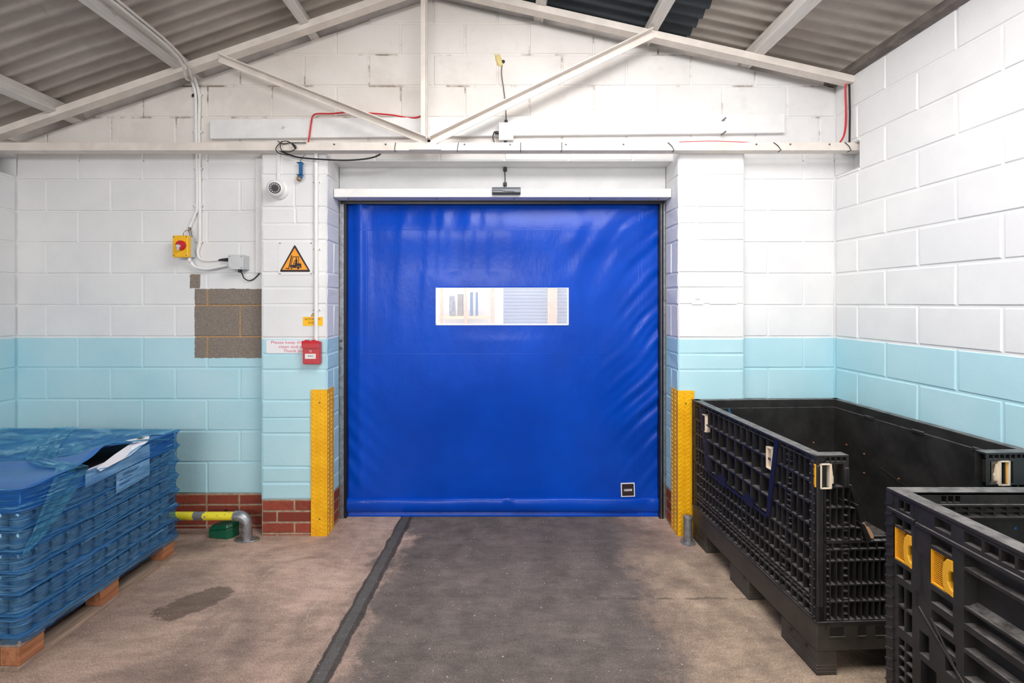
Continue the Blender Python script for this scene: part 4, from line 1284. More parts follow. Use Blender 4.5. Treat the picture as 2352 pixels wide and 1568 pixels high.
xe = X(567, 3.136)
t = barrier('pipe_barrier', 'low yellow pipe rail with galvanised elbow along the left brick plinth', xe, 3.136, 1)
m = MB(); m.tube([(-0.08, 0, 0.165), (-1.45, 0, 0.165)], 0.0275, 18); m.build('rail', M_YPIPE, t, smooth=True)
m = MB(); m.tube([(-1.40, 0, 0.0), (-1.40, 0, 0.15)], 0.027, 14); m.build('post', M_GALV, t, smooth=True)
y2 = 3.10
t = thing('pipe_barrier', 'grey steel post on a round floor flange behind the right corner guard', 'barrier', (X(1580, y2), y2, 0))
m = MB(); m.lathe([(0.048, 0), (0.048, 0.010), (0.034, 0.014)], 24); m.build('floor_flange', M_GALV, t, smooth=True)
m = MB(); m.tube([(0, 0, 0.01), (0, 0, 0.17)], 0.028, 16); m.build('post', M_GALV, t, smooth=True)
m = MB(); m.lathe([(0.030, 0.165), (0.030, 0.18), (0.02, 0.186)], 16); m.build('cap', M_GALV, t, smooth=True)

# bait box
t = thing('bait_box', 'dark green plastic bait box on the floor under the yellow rail', 'box', (X(512, 3.18), 3.19, 0), -0.12)
out = [(-0.095, -0.012), (-0.085, -0.04), (0.055, -0.045), (0.085, -0.02), (0.098, 0.03), (0.075, 0.05), (-0.06, 0.05), (-0.09, 0.02)]
def slab(m, pts, z0, z1, s0=1.0, s1=1.0):
    n = len(pts)
    V = [(a * s0, b * s0, z0 if not callable(z0) else z0(a)) for a, b in pts] + [(a * s1, b * s1, z1(a) if callable(z1) else z1) for a, b in pts]
    m.add(V, [list(range(n))[::-1], list(range(n, 2 * n))] + [(i, (i + 1) % n, n + (i + 1) % n, n + i) for i in range(n)])
m = MB(); slab(m, out, 0.0, lambda a: 0.062 + a * 0.16, 0.95, 1.0); m.build('base', M_GREEN, t, bevel=0.006)
m = MB(); slab(m, out, lambda a: 0.064 + a * 0.16, lambda a: 0.092 + a * 0.16, 1.02, 0.86); m.build('lid', M_GREEN, t, bevel=0.006)
t = thing('number_label', 'tiny black number on the brick plinth above the yellow rail', 'label', (X(520, YB), YB, Z(1172, YB)))
textmesh('number', '53', 0.024, M_INK, T(0, -0.004, 0) @ FACE, t, 0.001)


# ---------------------------------------------------------------- black crates
def relief(m, f, us, vs, depth, mat=0):
    """us, vs: cut lines; depth(i, j) of every cell; f(u, v, d) maps to space (d towards the inside)"""
    nu, nv = len(us) - 1, len(vs) - 1
    D = [[depth(i, j) for j in range(nv)] for i in range(nu)]
    for i in range(nu):
        for j in range(nv):
            d = D[i][j]
            if d is None: continue
            m.poly([f(us[i], vs[j], d), f(us[i + 1], vs[j], d), f(us[i + 1], vs[j + 1], d), f(us[i], vs[j + 1], d)], mat)
    for i in range(nu + 1):
        for j in range(nv):
            a = D[i - 1][j] if i else 0; b = D[i][j] if i < nu else 0
            if a is None or b is None or abs(a - b) < 1e-9: continue
            m.poly([f(us[i], vs[j], a), f(us[i], vs[j + 1], a), f(us[i], vs[j + 1], b), f(us[i], vs[j], b)], mat)
    for j in range(nv + 1):
        for i in range(nu):
            a = D[i][j - 1] if j else 0; b = D[i][j] if j < nv else 0
            if a is None or b is None or abs(a - b) < 1e-9: continue
            m.poly([f(us[i], vs[j], a), f(us[i + 1], vs[j], a), f(us[i + 1], vs[j], b), f(us[i], vs[j], b)], mat)


def band(m, f, z0, z1, cells, u0, u1, t=0.008, dep=0.035, top=0.0):
    """one row of pockets; cells = [(a, b), ...]"""
    us = sorted({u0, u1} | {c for p in cells for c in p if u0 <= c <= u1})
    vs = [z0, z0 + t, z1] if not top else [z0, z0 + t, z1 - top, z1]
    def d(i, j):
        if j != 1: return 0.0
        c = (us[i] + us[i + 1]) / 2
        return dep if any(a < c < b for a, b in cells) else 0.0
    relief(m, f, us, vs, d)


def cells_between(a, b, n, t=0.006):
    w = (b - a) / n
    return [(a + k * w + t / 2, a + (k + 1) * w - t / 2) for k in range(n)]


def ladder(m, f, a, b, z0, z1, n, t=0.006, dep=0.03):
    zs = [z0 + (z1 - z0) * k / n for k in range(n + 1)]
    for k in range(n): band(m, f, zs[k], zs[k + 1], [(a + t / 2, b - t / 2)], a, b, t, dep)


W1, L1, H1 = 1.022, 1.17, 0.957
ZB = 0.236                                   # top of the pallet base
TH = 0.045                                   # wall thickness of the crate


def latch_cream(parent, M, name='latch'):
    """open frame of a latch, local x across, z up, -y outward"""
    m = MB()
    w, h = 0.026, 0.055
    m.box(-w, w, -0.004, 0.030, h - 0.006, h, M=M); m.box(-w, w, -0.004, 0.030, -h, -h + 0.006, M=M)
    m.box(-w, -w + 0.007, -0.004, 0.030, -h, h, M=M); m.box(w - 0.010, w, -0.004, 0.030, -h, h, M=M)
    m.box(-w + 0.012, -w + 0.018, 0.010, 0.030, -h, h, M=M)
    o = m.build(name, M_CREAM, parent, bevel=0.0015)
    m = MB(); m.prism([(w, h - 0.015), (w + 0.006, h - 0.02), (w + 0.010, 0.0), (w + 0.016, -0.01), (w + 0.012, -h * 0.62), (w, -h * 0.62)], 0.006, M=M @ T(0, 0.004, 0)); m.build('latch_tongue', M_CREAM, o)
    return o


def crate_lattice():
    a = math.radians(2.5)
    bl = Vector((X(1590, 3.16), 3.16, 0))    # back left corner
    t = thing('pallet_crate', 'large black lattice pallet crate against the right wall, its front gate lowered', 'crate', bl, a)
    # local: x right 0..W1, y from 0 (back) to -L1 (front)
    # ---------- base with feet
    m = MB()
    m.box(0.0, W1, -L1, 0, 0.105, ZB)
    def foot(x0, x1, y0, y1, nm='foot'):
        mm = MB(); mm.box(x0, x1, y0, y1, 0.0, 0.105)
        for k in range(3):
            mm.box(x0 - 0.0015, x1 + 0.0015, y0 - 0.0015, y1 + 0.0015, 0.012 + k * 0.014, 0.018 + k * 0.014)
        return mm.build(nm, M_CRATEB, t, bevel=0.004)
    m.build('pallet_base', M_CRATEB, t, bevel=0.010, seg=3)
    for (x0, x1) in ((0.004, 0.095), (0.46, 0.60), (W1 - 0.095, W1 - 0.004)):
        for (y0, y1) in ((-0.19, -0.004), (-0.66, -0.47), (-L1 + 0.004, -0.93)): foot(x0, x1, y0, y1)
    # raised plates and holes on the base
    for k, (u0, u1) in enumerate(((0.06, 0.122), (0.185, 0.222), (0.265, 0.31), (0.42, 0.48))):
        m = MB(); m.box(u0, u1, -L1 - 0.0012, -L1 + 0.01, 0.172, 0.212); m.build('base_slot', M_BLACK, t)
        m = MB(); m.box(u0 - 0.002, u1 + 0.002, -L1 - 0.004, -L1, 0.168, 0.172); m.build('base_slot_lip', M_CRATEB, t)
    m = MB(); m.box(0.0, W1, -L1 - 0.004, -L1, 0.226, 0.237); m.box(-0.004, 0, -L1, 0, 0.232, 0.240); m.build('base_lip', M_CRATE, t, bevel=0.001)
    for u in (0.05, 0.62, 1.0, 1.10):
        m = MB(); m.lathe([(0.008, 0), (0.008, 0.001)], 10, M=T(-0.0005, -u, 0.085 if u != 0.62 else 0.1) @ RY(-PI / 2)); m.build('base_hole', M_INK, t)
    # ---------- left side lattice
    fL = lambda u, v, d: (d, -u, v)
    m = MB()
    top = H1
    zs_low = [0.240, 0.285, 0.312, 0.330, 0.395, 0.462, 0.535]
    for k in range(len(zs_low) - 1):
        z0, z1 = zs_low[k], zs_low[k + 1]
        n = 27 if k != 2 else 40
        band(m, fL, z0, z1, cells_between(0.02, 1.13, n), 0.0, L1, 0.008 if k != 2 else 0.006, 0.035)
    # ends beside the drop gate
    zs = [0.535 + (0.925 - 0.535) * k / 8 for k in range(9)]
    for k in range(8):
        z0, z1 = zs[k], zs[k + 1]
        q = (0.5 * (z0 + z1) - 0.535) / 0.39
        uL, uR = 0.234 - 0.102 * q, 0.838 + 0.072 * q
        nl = max(2, round(uL / 0.042)); nr = max(3, round((1.13 - uR) / 0.042))
        if k % 2 == 0:
            zz1 = zs[k + 2]
            qa = (zz1 - 0.535) / 0.39
            band(m, fL, z0, zz1, cells_between(0.012, uL - 0.018, nl) + cells_between(uR + 0.02, 1.13, nr) + cells_between(uL + 0.012, uR - 0.012, 8 if k < 6 else 12, 0.009), 0.0, L1, 0.010, 0.036)
    for (ua, ub) in ((0.045, 0.078), (0.965, 0.995)):       # small rungs in two of the columns
        for k in range(14): m.box(0.004, 0.036, -ub, -ua, 0.545 + k * 0.027, 0.549 + k * 0.027)
    for (ua, ub) in ((0.10, 0.13), (0.32, 0.36), (0.60, 0.64), (0.93, 0.97)):
        for k in range(8): m.box(0.004, 0.036, -ub, -ua, 0.25 + k * 0.034, 0.254 + k * 0.034)
    band(m, fL, 0.925, 0.950, cells_between(0.01, 1.13, 22), 0, L1, 0.004, 0.02, 0.006)
    m.box(-0.006, TH, -L1 + 0.0, 0.0, 0.948, top)
    m.poly([fL(0, 0.23, TH), fL(L1, 0.23, TH), fL(L1, top, TH), fL(0, top, TH)])
    m.box(0.04, TH, -L1, 0, 0.20, 0.95)
    m.build('side_wall', M_CRATE, t)
    # gate straps in navy
    m = MB()
    for (p, q) in (((0.132, 0.925), (0.226, 0.545)), ((0.910, 0.945), (0.842, 0.545))):
        m.add([(-0.008, -p[0] + 0.014, p[1]), (-0.008, -p[0] - 0.014, p[1]), (-0.008, -q[0] - 0.014, q[1]), (-0.008, -q[0] + 0.014, q[1]),
               (0.012, -p[0] + 0.014, p[1]), (0.012, -p[0] - 0.014, p[1]), (0.012, -q[0] - 0.014, q[1]), (0.012, -q[0] + 0.014, q[1])],
              [(0, 1, 2, 3), (0, 4, 5, 1), (1, 5, 6, 2), (2, 6, 7, 3), (3, 7, 4, 0)])
        o = m.build('gate_edge', M_NAVY, t); m = MB()
    for u in (0.385, 0.665):
        m = MB(); m.box(-0.012, 0.01, -u - 0.045, -u + 0.02, 0.525, 0.575); 
        for k in range(3): m.box(-0.013, -0.010, -u - 0.038 + k * 0.018, -u - 0.03 + k * 0.018, 0.575, 0.595)
        m.build('gate_hinge', M_NAVY, t, bevel=0.003)
    m = MB(); m.box(-0.010, 0.008, -0.838, -0.234, 0.532, 0.545); m.build('gate_sill', M_NAVY, t)
    MLt = Matrix(((0, 1, 0, 0), (-1, 0, 0, 0), (0, 0, 1, 0), (0, 0, 0, 1)))   # local (x, y, z) -> side facing -x
    latch_cream(t, T(-0.003, -0.172, 0.838) @ MLt)
    latch_cream(t, T(-0.003, -0.852, 0.838) @ MLt)
    # ---------- corner column, fins
    m = MB()
    m.box(0.012, TH, -L1, -1.135, ZB, 0.945)
    for k in range(17):
        z = 0.25 + k * 0.041
        m.box(-0.006, 0.03, -L1 + 0.008, -1.132, z, z + 0.005)
    m.box(-0.008, 0.004, -1.158, -1.15, 0.24, 0.93)
    m.build('corner_fins', M_CRATE, t)
    m = MB(); m.box(0.0, 0.030, -L1 - 0.004, -L1 + 0.03, 0.30, 0.915); m.build('corner_strip', M_CRATE, t, bevel=0.006)
    m = MB(); m.add([(0.0, -L1 + 0.08, 0.958), (0.04, -L1 + 0.08, 0.958), (0.045, -L1 - 0.004, 0.925), (0.01, -L1 - 0.004, 0.915), (0.0, -L1 + 0.08, 0.940), (0.04, -L1 + 0.08, 0.94), (0.045, -L1 - 0.002, 0.905), (0.01, -L1 - 0.002, 0.90)], [(0, 1, 2, 3), (4, 7, 6, 5), (0, 3, 7, 4), (1, 5, 6, 2), (3, 2, 6, 7), (0, 4, 5, 1)])
    m.build('broken_corner', M_CRATE, t)
    # ---------- front wall with the gate dropped
    fF = lambda u, v, d: (u, -L1 + d, v)
    m = MB()
    us0 = 0.034
    edges = [0.236, 0.317, 0.39, 0.493, 0.543]
    for k in range(4):
        n = 34
        band(m, fF, edges[k], edges[k + 1], cells_between(us0, W1 - us0, n, 0.005), 0.0, W1, 0.006, 0.036)
    band(m, fF, 0.543, 0.582, cells_between(us0, W1 - us0, 24, 0.006), 0.0, W1, 0.006, 0.03, 0.007)
    # stepped jambs left and right of the gap
    for z0, z1, uj, n in ((0.582, 0.639, 0.205, 6), (0.639, 0.726, 0.178, 5), (0.726, 0.815, 0.152, 4)):
        band(m, fF, z0, z1, cells_between(us0, uj, n, 0.005), 0.0, uj, 0.006, 0.036)
        band(m, fF, z0, z1, cells_between(W1 - uj - 0.05, W1 - us0, n + 1, 0.005), W1 - uj - 0.05, W1, 0.006, 0.036)
    for (a0, a1, c0) in ((0.0, 0.145, 0.012), (0.77, W1, 0.79)):
        band(m, fF, 0.815, 0.925, [(c0, c0 + 0.066), (c0 + 0.072, c0 + 0.108)], a0, a1, 0.006, 0.032, 0.006)
        band(m, fF, 0.925, 0.955, cells_between(a0 + 0.012, a1 - 0.008, 5 if a0 == 0 else 9, 0.006), a0, a1, 0.006, 0.022, 0.005)
    for (ua, ub) in ((0.036, 0.060), (0.118, 0.144)):          # rungs
        for k in range(16): m.box(ua, ub, -L1 + 0.002, -L1 + 0.036, 0.262 + k * 0.033, 0.266 + k * 0.033)
    # inner skin of the jambs
    m.box(0.0, 0.145, -L1 + 0.038, -L1 + TH, ZB, 0.955); m.box(0.77, W1, -L1 + 0.038, -L1 + TH, ZB, 0.955); m.box(0, W1, -L1 + 0.038, -L1 + TH, ZB, 0.582)
    for z0, z1, uj in ((0.582, 0.639, 0.205), (0.639, 0.726, 0.178), (0.726, 0.815, 0.152)):
        m.box(0.0, uj, -L1 + 0.036, -L1 + TH, z0, z1); m.box(W1 - uj - 0.05, W1, -L1 + 0.036, -L1 + TH, z0, z1)
    m.box(0, 0.145, -L1 - 0.001, -L1 + TH, 0.950, 0.958); m.box(0.77, W1, -L1 - 0.001, -L1 + TH, 0.950, 0.958)
    m.build('front_wall', M_CRATE, t)
    # slanting gate stops
    for (u, z) in ((0.150, 0.79), (0.178, 0.705), (0.205, 0.62)):
        m = MB(); m.add([(u - 0.004, -L1 + 0.0, z + 0.04), (u + 0.012, -L1 + 0.0, z + 0.035), (u + 0.045, -L1 + 0.0, z - 0.035), (u + 0.026, -L1, z - 0.045),
                         (u - 0.004, -L1 + TH, z + 0.04), (u + 0.012, -L1 + TH, z + 0.035), (u + 0.045, -L1 + TH, z - 0.035), (u + 0.026, -L1 + TH, z - 0.045)],
                        [(0, 1, 2, 3), (4, 7, 6, 5), (0, 4, 5, 1), (1, 5, 6, 2), (2, 6, 7, 3), (3, 7, 4, 0)])
        m.build('gate_stop', M_CRATE, t, bevel=0.002)
    m = MB(); m.box(0.125, 0.148, -L1 - 0.003, -L1 + TH, 0.815, 0.905); m.build('gate_stop', M_CRATE, t, bevel=0.006)
    o = latch_cream(t, T(0.040, -L1 - 0.002, 0.868))
    m = MB(); m.box(-0.003, 0.012, -L1 + 0.002, -L1 + 0.02, 0.818, 0.918); m.build('latch_grip', M_LATCH, o, bevel=0.002)
    o = latch_cream(t, T(0.853, -L1 - 0.002, 0.868) @ Matrix.Diagonal((-1, 1, 1, 1)))
    m = MB(); m.box(0.862, 0.876, -L1 + 0.002, -L1 + 0.02, 0.818, 0.918); m.build('latch_grip', M_LATCH, o, bevel=0.002)
    # ---------- back and right walls, smooth inside
    m = MB(); m.box(0, W1, -TH, 0, ZB, H1); m.box(0.004, W1 - 0.004, -TH - 0.010, -TH + 0.001, ZB, 0.905); m.box(0.26, 0.50, -TH - 0.003, 0.002, H1 - 0.002, H1 + 0.001)
    m.build('back_wall', M_CRATE, t, bevel=0.003)
    m = MB(); m.box(W1 - TH, W1, -L1, -0.002, ZB, H1); m.box(W1 - TH - 0.010, W1 - TH + 0.001, -L1 + 0.02, -TH, ZB, 0.905)
    for u in (0.30, 0.62, 0.94): m.box(W1 - TH - 0.016, W1 - TH, -u - 0.07, -u, 0.893, 0.912)
    m.build('side_wall', M_CRATE, t, bevel=0.003)
    m = MB()     # seam of the folding gate across the inside of the right wall
    pts = [(0.42, 0.62), (0.50, 0.60), (0.54, 0.585), (0.62, 0.575), (0.66, 0.555), (0.80, 0.545)]
    for (u, z), (u2, z2) in zip(pts[:-1], pts[1:]):
        m.tube([(W1 - TH - 0.011, -u, z), (W1 - TH - 0.011, -u2, z2)], 0.003, 6)
    m.build('gate_seam', M_INK, t)
    m = MB(); m.box(TH, W1 - TH, -L1 + TH, -TH, ZB, ZB + 0.01); m.build('deck', M_CRATE, t)
    for (u, z) in ((0.62, 0.665), (0.82, 0.665)):
        m = MB(); m.lathe([(0.006, 0), (0.005, 0.004), (0.002, 0.006)], 10, M=T(u, -TH - 0.010, z) @ RX(PI / 2)); m.build('rivet', M_COPPER, t, smooth=True)
    for (u, z) in ((0.16, 0.68), (0.30, 0.665), (0.165, 0.57), (0.30, 0.545), (0.54, 0.60)):
        m = MB(); m.lathe([(0.006, 0), (0.005, 0.004), (0.002, 0.006)], 10, M=T(W1 - TH - 0.010, -u, z) @ RY(-PI / 2)); m.build('rivet', M_COPPER, t, smooth=True)
    m = MB(); m.poly([(0.222, -TH - 0.0112, 0.90), (0.232, -TH - 0.0112, 0.905), (0.262, -TH - 0.0112, 0.81), (0.248, -TH - 0.0112, 0.79), (0.238, -TH - 0.0112, 0.82)]); m.build('blue_tape_scrap', M_BLUEP, t)
    # cardboard scrap standing on the dropped front
    R = RZ(a)
    p = bl + R @ Vector((0.232, -L1 + 0.022, 0.582))
    m = MB(); m.prism([(-0.024, 0.0), (0.034, 0.0), (0.030, 0.022), (0.016, 0.048), (0.006, 0.052), (-0.014, 0.088), (-0.022, 0.090), (-0.020, 0.072), (-0.030, 0.055)], 0.004, M=R @ RX(-0.15))
    o = m.build('cardboard_scrap', M_CARD); o.location = p + Vector((0.012, 0, 0.0))
    tag(o, 'torn scrap of brown cardboard standing in the crate front opening', 'scrap')


crate_lattice()


def crate_panel():
    bl = Vector((1.390, 1.65, 0)); W, L, H = 0.995, 1.2, 0.955
    t = thing('pallet_crate', 'black panelled pallet crate with yellow latches at the right front corner', 'crate', bl, 0)
    D = 0.045
    f = lambda u, v, d: (d, -u, v)
    m = MB(); m.box(0, W, -L, 0, 0.10, 0.24); m.build('pallet_base', M_CRATE, t, bevel=0.005)
    for x0 in (0.0, 0.43, W - 0.13):
        for y0 in (-L, -0.67, -0.16):
            m = MB(); m.box(x0 + 0.003, x0 + 0.127, y0 + 0.003, y0 + 0.157, 0, 0.10); m.build('foot', M_CRATE, t, bevel=0.004)
    # left wall, seen from outside: recess list (u0, u1, v0, v1, depth)
    R = []
    def rec(u0, u1, v0, v1, d=0.03): R.append((u0, u1, v0, v1, d))
    # rim pockets
    for (a, b) in ((0.045, 0.066), (0.070, 0.090), (0.178, 0.232), (0.272, 0.322), (0.330, 0.368), (0.374, 0.408), (0.416, 0.46), (0.48, 0.54), (0.56, 0.62), (0.64, 0.70), (0.72, 0.78), (0.80, 0.86)): rec(a, b, 0.902, 0.935, 0.022)
    # latch column
    rec(0.030, 0.060, 0.838, 0.868); rec(0.064, 0.094, 0.838, 0.868)
    rec(0.026, 0.098, 0.718, 0.832, 0.034)
    rec(0.036, 0.064, 0.665, 0.705); rec(0.068, 0.094, 0.665, 0.705)
    for (a, b) in ((0.640, 0.570), (0.562, 0.490)): rec(0.044, 0.068, b, a, 0.034); rec(0.074, 0.098, b, a, 0.034)
    for k in range(6): z = 0.455 - k * 0.036; rec(0.046, 0.069, z - 0.030, z, 0.03); rec(0.075, 0.099, z - 0.030, z, 0.03)
    # gate column with the second latch
    rec(0.165, 0.235, 0.838, 0.872); rec(0.162, 0.240, 0.713, 0.827, 0.034)
    rec(0.166, 0.238, 0.655, 0.695); rec(0.168, 0.240, 0.592, 0.632)
    rec(0.190, 0.246, 0.535, 0.572, 0.03); rec(0.214, 0.248, 0.47, 0.52, 0.03)
    rec(0.125, 0.16, 0.46, 0.535, 0.028); rec(0.13, 0.185, 0.36, 0.44, 0.03)
    # broad panel with shelves
    for (a, b) in ((0.272, 0.60), (0.62, 0.93)):
        rec(a, b, 0.828, 0.868, 0.034); rec(a, b, 0.712, 0.818, 0.040); rec(a, b, 0.660, 0.704, 0.042)
        rec(a, b, 0.585, 0.640, 0.034); rec(a, b, 0.50, 0.572, 0.040); rec(a, b, 0.41, 0.485, 0.034); rec(a, b, 0.31, 0.395, 0.034)
    us = sorted({0, L} | {q for r in R for q in r[:2]}); vs = sorted({0.24, H} | {q for r in R for q in r[2:4]})
    def dep(i, j):
        cu, cv = (us[i] + us[i + 1]) / 2, (vs[j] + vs[j + 1]) / 2
        for r in R:
            if r[0] < cu < r[1] and r[2] < cv < r[3]: return r[4]
        return 0.0
    m = MB(); relief(m, f, us, vs, dep)
    m.poly([f(0, 0.24, D), f(L, 0.24, D), f(L, H, D), f(0, H, D)]); m.poly([f(0, H, 0), f(L, H, 0), f(L, H, D), f(0, H, D)]); m.poly([f(L, 0.24, 0), f(L, H, 0), f(L, H, D), f(L, 0.24, D)])
    m.build('side_wall', M_CRATE, t)
    # rim ridge, mid ridge
    m = MB(); m.box(-0.006, D + 0.004, -L, 0.0, H - 0.008, H + 0.004); m.build('rim', M_CRATE, t, bevel=0.003)
    m = MB(); m.box(-0.007, 0.002, -0.110, -0.004, 0.882, 0.892); m.box(-0.007, 0.002, -L, -0.115, 0.876, 0.888); m.build('rim_ridge', M_CRATE, t, bevel=0.002)
    # gate joint line: straight, then slanting
    m = MB()
    pts = [(0.113, 0.945), (0.113, 0.80), (0.132, 0.79), (0.134, 0.66), (0.116, 0.655), (0.118, 0.61), (0.268, 0.476), (0.30, 0.44), (0.30, 0.26)]
    for p, q in zip(pts[:-1], pts[1:]): m.tube([(-0.0005, -p[0], p[1]), (-0.0005, -q[0], q[1])], 0.0022, 6)
    m.build('gate_joint', M_BLACKM, t)
    m = MB(); p, q = (0.124, 0.612), (0.274, 0.478)
    m.tube([(-0.002, -p[0], p[1]), (-0.002, -q[0], q[1])], 0.0028, 6); m.tube([(-0.002, -0.168, 0.605), (-0.002, -0.250, 0.500)], 0.0028, 6); m.build('gate_edge', M_CRATE, t)
    # sloped ledge catching the light
    m = MB()
    for (a, b) in ((0.272, 0.60), (0.62, 0.93)):
        m.add([f(a, 0.704, 0.0), f(b, 0.704, 0.0), f(b, 0.722, 0.040), f(a, 0.722, 0.040)], [(0, 1, 2, 3)])
    m.build('ledge', M_CRATE, t)
    # corner fins
    m = MB()
    for k in range(18):
        z = 0.27 + k * 0.037
        m.add([(-0.007, -0.028, z + 0.010), (-0.007, 0.004, z - 0.004), (-0.007, 0.004, z + 0.004), (-0.007, -0.028, z + 0.018), (0.03, -0.028, z + 0.010), (0.03, 0.008, z - 0.004), (0.03, 0.008, z + 0.004), (0.03, -0.028, z + 0.018)],
              [(0, 1, 2, 3), (1, 5, 6, 2), (2, 6, 7, 3), (0, 4, 5, 1)])
    m.box(-0.003, 0.03, -0.026, 0.003, 0.24, H)
    m.build('corner_fins', M_CRATE, t)
    # latches
    def latch(u0, u1, z0, z1):
        w, h = u1 - u0, z1 - z0
        g = lambda u, z, d: (d, -(u0 + u * w), z0 + z * h)
        m = MB()
        def bx(a, b, c, d_, e0, e1, mm=None):
            q = mm or m
            p = [g(a, c, e0), g(b, c, e0), g(b, d_, e0), g(a, d_, e0), g(a, c, e1), g(b, c, e1), g(b, d_, e1), g(a, d_, e1)]
            q.add(p, [(0, 1, 2, 3), (4, 7, 6, 5), (0, 4, 5, 1), (1, 5, 6, 2), (2, 6, 7, 3), (3, 7, 4, 0)])
        bx(0, 1, 0, 0.05, 0.002, 0.033); bx(0, 0.04, 0.05, 1, 0.002, 0.033); bx(0.04, 0.55, 0.05, 1, 0.026, 0.033)
        o = m.build('latch', M_LATCH, t, bevel=0.001)
        m2 = MB()
        for k in range(16): bx(0.05, 0.46, 0.09 + k * 0.056, 0.115 + k * 0.056, 0.010, 0.027, m2)
        m2.build('latch_ribs', M_LATCH, o)
        # curved grip like a letter C
        out = [(0.98, 1.0), (0.74, 0.97), (0.60, 0.82), (0.55, 0.5), (0.58, 0.2), (0.68, 0.05), (1.0, 0.0), (1.0, 0.16), (0.88, 0.22), (0.78, 0.36), (0.78, 0.56), (0.86, 0.68), (0.99, 0.70)]
        n = len(out); m3 = MB()
        m3.add([g(a, b, -0.002) for a, b in out] + [g(a, b, 0.024) for a, b in out], [list(range(n)), list(range(n, 2 * n))[::-1]] + [(i, (i + 1) % n, n + (i + 1) % n, n + i) for i in range(n)])
        m3.build('latch_grip', M_LATCH, o, bevel=0.0015)
    latch(0.027, 0.097, 0.719, 0.831); latch(0.163, 0.239, 0.714, 0.826)
    # back wall seen from inside
    y0 = -D
    fb = lambda u, v, d: (u, y0 + d, v)
    R2 = []
    for u0 in (0.150, 0.470, 0.79):
        for k in range(3): R2.append((u0 + k * 0.024, u0 + k * 0.024 + 0.018, 0.922, 0.945, 0.02))
    k = 0.115
    while k < W - 0.1:
        R2.append((k, k + 0.038, 0.894, 0.907, 0.02)); R2.append((k, k + 0.038, 0.876, 0.888, 0.02)); k += 0.045
    R2.append((0.50, 0.90, 0.30, 0.845, 0.018))
    us2 = sorted({D, W - D} | {q for r in R2 for q in r[:2]}); vs2 = sorted({0.24, H} | {q for r in R2 for q in r[2:4]})
    def dep2(i, j):
        cu, cv = (us2[i] + us2[i + 1]) / 2, (vs2[j] + vs2[j + 1]) / 2
        for r in R2:
            if r[0] < cu < r[1] and r[2] < cv < r[3]: return r[4]
        return 0.0
    m = MB(); relief(m, fb, us2, vs2, dep2); m.box(0, W, -D + 0.028, 0, 0.24, H); m.box(0, W, -D, 0, H - 0.006, H + 0.003); m.box(D, W - D, -D - 0.008, -D, 0.911, 0.917); m.box(D, W - D, -D - 0.006, -D, 0.868, 0.873)
    m.build('back_wall', M_CRATE, t)
    m = MB()
    for k in range(9): m.lathe([(0.0035, 0), (0.0035, 0.001)], 8, M=T(0.22 + k * 0.028, -D - 0.0003, 0.928) @ RX(PI / 2))
    m.build('peg_holes', M_INK, t)
    m = MB(); m.poly([(0.402, -D - 0.001, 0.832), (0.412, -D - 0.001, 0.826), (0.411, -D - 0.001, 0.840)]); m.build('blue_mark', M_BLUEP, t)
    m = MB(); m.box(W - D, W, -L, 0, 0.24, H); m.build('side_wall', M_CRATE, t, bevel=0.004)
    m = MB(); m.box(0, W, -L, -L + D, 0.24, 0.60); m.build('front_wall', M_CRATE, t, bevel=0.004)
    m = MB(); m.box(D, W - D, -L + D, -D, 0.24, 0.25); m.build('deck', M_CRATE, t)


crate_panel()


